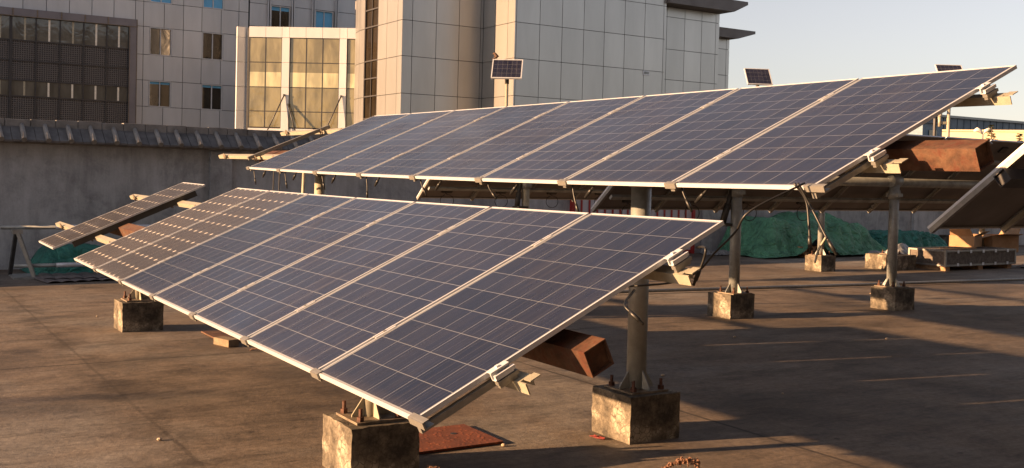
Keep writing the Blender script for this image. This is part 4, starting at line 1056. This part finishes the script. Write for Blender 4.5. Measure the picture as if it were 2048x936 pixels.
# packing crate with metal corner trim
cx0, cx1, cy0, cy1 = -14.0, -13.15, 18.55, 20.9
pc = thing('packing_crate', (-13.6, 19.7, 0), 'long dark packing crate with metal edge trim on wooden feet', 'crate')
ang = R(6)
b_ = MB(); b_.box((cx0, cy0, .11), (cx1, cy1, .40)); b_.build('side_panel', M['crate_side'], pc)
b_ = MB(); t_e = .018
for x in (cx0, cx1):
    for z in (.11, .40): b_.box((x-t_e, cy0-t_e, z-t_e), (x+t_e, cy1+t_e, z+t_e))
    for y in (cy0, cy1): b_.box((x-t_e-.002, y-t_e-.002, .11), (x+t_e+.002, y+t_e+.002, .40))
for y in (cy0, cy1):
    for z in (.11, .40): b_.box((cx0+.02, y-t_e+.001, z-t_e+.001), (cx1-.02, y+t_e-.001, z+t_e-.001))
b_.build('edge_trim', M['alu_grey'], pc)
for k in range(5):
    b_ = MB()
    for z in (.385, .125): b_.box((cx1+.018, cy0+.35+.42*k, z-.03), (cx1+.026, cy0+.41+.42*k, z+.03))
    b_.build('clip', M['alu'], pc)
for y in (cy0+.05, 19.7, cy1-.2):
    b_ = MB(); b_.box((cx0+.03, y, 0), (cx1-.03, y+.14, .09)); b_.build('foot', M['wood'], pc)
def carton(x, y, z, sx, sy, sz, rot, label, torn):
    o = thing('cardboard_box', (x, y, z), label, 'cardboard box', 'torn cardboard boxes on the crate')
    ax_ = Vector((math.cos(rot), math.sin(rot), 0)); ay = Vector((-ax_.y, ax_.x, 0)); Z = Vector((0, 0, 1)); c = Vector((x, y, z))
    b = MB(); w = .012
    b.obox(c+ax_*sx/2+Z*sz/2, ax_, ay, Z, w/2, sy/2, sz/2); b.obox(c-ax_*sx/2+Z*sz/2, ax_, ay, Z, w/2, sy/2, sz/2)
    b.obox(c+ay*(sy/2-w/2)+Z*sz/2, ax_, ay, Z, sx/2-w/2, w/2, sz/2); b.obox(c-ay*(sy/2-w/2)+Z*sz/2, ax_, ay, Z, sx/2-w/2, w/2, sz/2)
    b.obox(c+Z*.008, ax_, ay, Z, sx/2-w, sy/2-w, .006); b.build('carton', M['cardboard'], o)
    for s, a in torn:
        f = MB(); d = (ax_ if abs(s) == 1 else ay)*(1 if s > 0 else -1); e = (ay if abs(s) == 1 else ax_); hw = (sy if abs(s) == 1 else sx)/2*.95; off = (sx if abs(s) == 1 else sy)/2
        p = c + d*off + Z*sz; q = p + (d*math.cos(a)+Z*math.sin(a))*.22
        f.hexa([p-e*hw, p+e*hw, q+e*hw*.8, q-e*hw*.95, p-e*hw+Z*.008, p+e*hw+Z*.008, q+e*hw*.8+Z*.01, q-e*hw*.95+Z*.004]); f.build('flap', M['cardboard'], o)
carton(-13.95, 20.35, .42, .5, .62, .24, R(20), 'opened brown cardboard box left of the lit post on the crate', ((1, .5), (-2, .9)))
carton(-13.9, 21.35, .30, .6, .7, .36, R(-15), 'crushed brown cardboard box right of the lit post at the crate end', ((1, .2), (2, 1.0), (-2, -.3)))
b_ = MB(); b_.obox((-13.5, 19.45, .432), (.25, .97, 0), (-.97, .25, 0), (0, 0, 1), .42, .06, .012)
tag(recentre(b_.build('plank', M['wood'])), 'pale plank lying on top of the packing crate', 'plank')
def rag(x, y, s, h, label, mat, seed, z=0.0, cat='sheet'):
    rn = random.Random(seed); n = 16; b = MB(); G = []
    for i in range(n+1):
        r_ = []
        for j in range(n+1):
            u, v = i/n-.5, j/n-.5; d = max(abs(u), abs(v))*2
            r_.append(b.bm.verts.new((x+u*s[0]+rn.uniform(-.02, .02), y+v*s[1]+rn.uniform(-.02, .02), z+.01+max(0, h*(1-d**2)*(.55+.45*math.sin(9*u+seed)*math.cos(8*v))+rn.uniform(-.02, .03)))))
        G.append(r_)
    for i in range(n):
        for j in range(n): b.bm.faces.new((G[i][j], G[i+1][j], G[i+1][j+1], G[i][j+1]))
    return tag(recentre(b.build('plastic_sheet', mat)), label, cat, 'crumpled plastic sheets')
rag(-15.6, 20.4, (1.0, 1.6), .36, 'crumpled grey plastic sheet behind the packing crate', M['plastic_sheet'], 2)
rag(-12.9, 21.5, (.7, .9), .26, 'dark crumpled plastic sheet at the right end of the crate', M['sheet_metal'], 4)
rag(-17.9, 16.9, (.5, .8), .14, 'small scrap of white plastic left of the tall green tarp', M['plastic_sheet'], 6)
b_ = MB(); b_.box((-18.38, 25.6, 0), (-17.6, 27.4, .36)); tag(recentre(b_.build('rubble_block', M['block'])), 'grey masonry slab at the wall foot behind the crate', 'masonry')

# steel rack frame on the left
rk = thing('metal_rack', (-17.1, 3.0, 0), 'empty galvanised trestle frame standing by the wall at far left', 'rack')
for y in (2.02, 4.6):
    b_ = MB(); b_.beam((-17.0, y, .70), (-16.88, y+.22, .03), .05, .05); b_.build('leg', M['alu_grey'], rk)
    b_ = MB(); b_.beam((-17.14, y, .70), (-17.38, y-.05, .03), .05, .05); b_.build('leg', M['pole_dark'], rk)
    b_ = MB(); b_.box((-17.45, y-.06, .0), (-16.8, y+.24, .03)); b_.build('foot', M['pole'], rk)
    b_ = MB(); b_.box((-17.17, y-.07, .66), (-16.97, y+.07, .73)); b_.build('head_bracket', M['pole'], rk)
b_ = MB(); b_.tube([(-17.07, 1.80, .755), (-17.07, 5.0, .755)], .03, 12); b_.build('top_rail', M['pole'], rk)
b_ = MB(); b_.tube([(-16.95, 1.98, .19), (-16.95, 5.0, .19)], .03, 12); b_.build('lower_rail', M['pole'], rk)
for y in (2.55, 3.6):
    for x, z in ((-17.07, .755), (-16.95, .19)):
        b_ = MB(); b_.tube([(x, y, z), (x, y+.42, z)], .036, 12); b_.build('sleeve', M['alu'], rk)
# corrugated sheets on the ground
def corrugated(x0, y0, L, Wd, rot, z, label):
    b = MB(); n = 72; ca, sa = math.cos(rot), math.sin(rot); G = []
    for i in range(n+1):
        v = Wd*i/n; zz = z + .022*abs(math.sin(v*math.pi/.19))**.6
        G.append([b.bm.verts.new((x0+ca*u-sa*v, y0+sa*u+ca*v, zz+.01*math.sin(u*2))) for u in (0, L*.33, L*.66, L)])
    for a, c in zip(G, G[1:]):
        for k in range(3): b.bm.faces.new((a[k], a[k+1], c[k+1], c[k]))
    o = b.build('corrugated_sheet', M['sheet_metal']); so = o.modifiers.new('solid', 'SOLIDIFY'); so.thickness = .004
    return tag(recentre(o), label, 'roofing sheet', 'corrugated roofing sheets')
corrugated(-17.6, 2.35, 1.15, 2.4, R(-3), .02, 'upper corrugated grey sheet lying before the metal rack')
corrugated(-17.3, 2.15, 1.2, 1.5, R(8), .005, 'bent corrugated sheet lying lowest, nearest the camera at far left')

# pebbles
rn = random.Random(21)
for k, (x, y) in enumerate(((-4.6, 3.85), (-5.52, 3.44), (-4.35, 3.3), (-6.9, 5.9), (-8.3, 8.1), (-7.5, 9.6), (-5.9, 6.3), (-11.4, 11.3), (-10.8, 13.4), (-6.6, 1.6), (-9.0, .9), (-12.4, 2.3), (-5.3, 1.3))):
    b_ = MB(); r_ = rn.uniform(.009, .017)
    bmesh.ops.create_icosphere(b_.bm, subdivisions=2, radius=r_)
    for v in b_.bm.verts: v.co = Vector((v.co.x*rn.uniform(.85, 1.2)+x, v.co.y*rn.uniform(.85, 1.2)+y, v.co.z*.7+r_*.6))
    tag(recentre(b_.build('pebble', M['pebble'])), 'tiny pale pebble lying loose on the concrete yard', 'pebble', 'loose pebbles on the concrete')

# dried weeds close to the camera
def weed(x, y, h, lean, label, seed, heads=3, r=1.0):
    rn = random.Random(seed); o = thing('dried_weed', (x, y, 0), label, 'dried plant', 'dried weeds in the foreground')
    for s in range(heads):
        lean = (lean[0]*(1 if s == 0 else -.4), lean[1]*(1 if s == 0 else .5)); top = Vector((x+lean[0]*(.25+.2*s)+rn.uniform(-.01, .01), y+lean[1]*(.25+.2*s), h*(1-.035*s))); d = Vector((lean[0], lean[1], 0)).normalized()
        P = [Vector((x, y, 0)).lerp(top, (k/8)) for k in range(9)]
        ln = .085*r*(1-.25*s)
        P += [top + d*ln*q + Vector((0, 0, ln*(.35*q-.55*q*q))) for q in (.25, .5, .75, 1.0)]
        b = MB(); b.tube(P, [max(.0012, .0045*(1-k*.06)) for k in range(len(P))], 6); st = b.build('stem', M['dry_weed'], o)
        hd = MB()
        for k in range(210):
            t_ = rn.random(); seg = 7 + t_*5; i_ = int(min(seg, 11)); q = P[i_].lerp(P[i_+1], seg-i_)
            w_ = .0062*r*(.5+math.sin(math.pi*min(1, t_*1.05+.05)))*(.7+.3*math.sin(t_*34))
            q = q + Vector((rn.gauss(0, w_*.6), rn.gauss(0, w_*.6), rn.gauss(0, w_*.6)))
            dd = Vector((rn.gauss(0, 1), rn.gauss(0, 1), rn.gauss(0, 1))).normalized()*rn.uniform(.003, .0065)*r
            e = dd.orthogonal().normalized()*rn.uniform(.0018, .0035)*r; f_ = dd.cross(e).normalized()*e.length
            vs = [hd.bm.verts.new(q+v_) for v_ in (-dd, e, dd, -e, f_, -f_)]
            for tri in ((0, 1, 4), (1, 2, 4), (2, 3, 4), (3, 0, 4), (1, 0, 5), (2, 1, 5), (3, 2, 5), (0, 3, 5)): hd.bm.faces.new([vs[j] for j in tri])
        hd.build('seed_head', M['dry_weed'], st, recalc=False)
weed(-1.93, 1.82, .980, (-.06, -.10), 'dried reddish-brown weed at the bottom edge, right of the half-lit block', 1, 2, 1.1)
weed(-2.36, 1.29, .925, (-.03, -.03), 'tip of a smaller dried weed at the bottom edge beside the front block', 2, 1, .7)
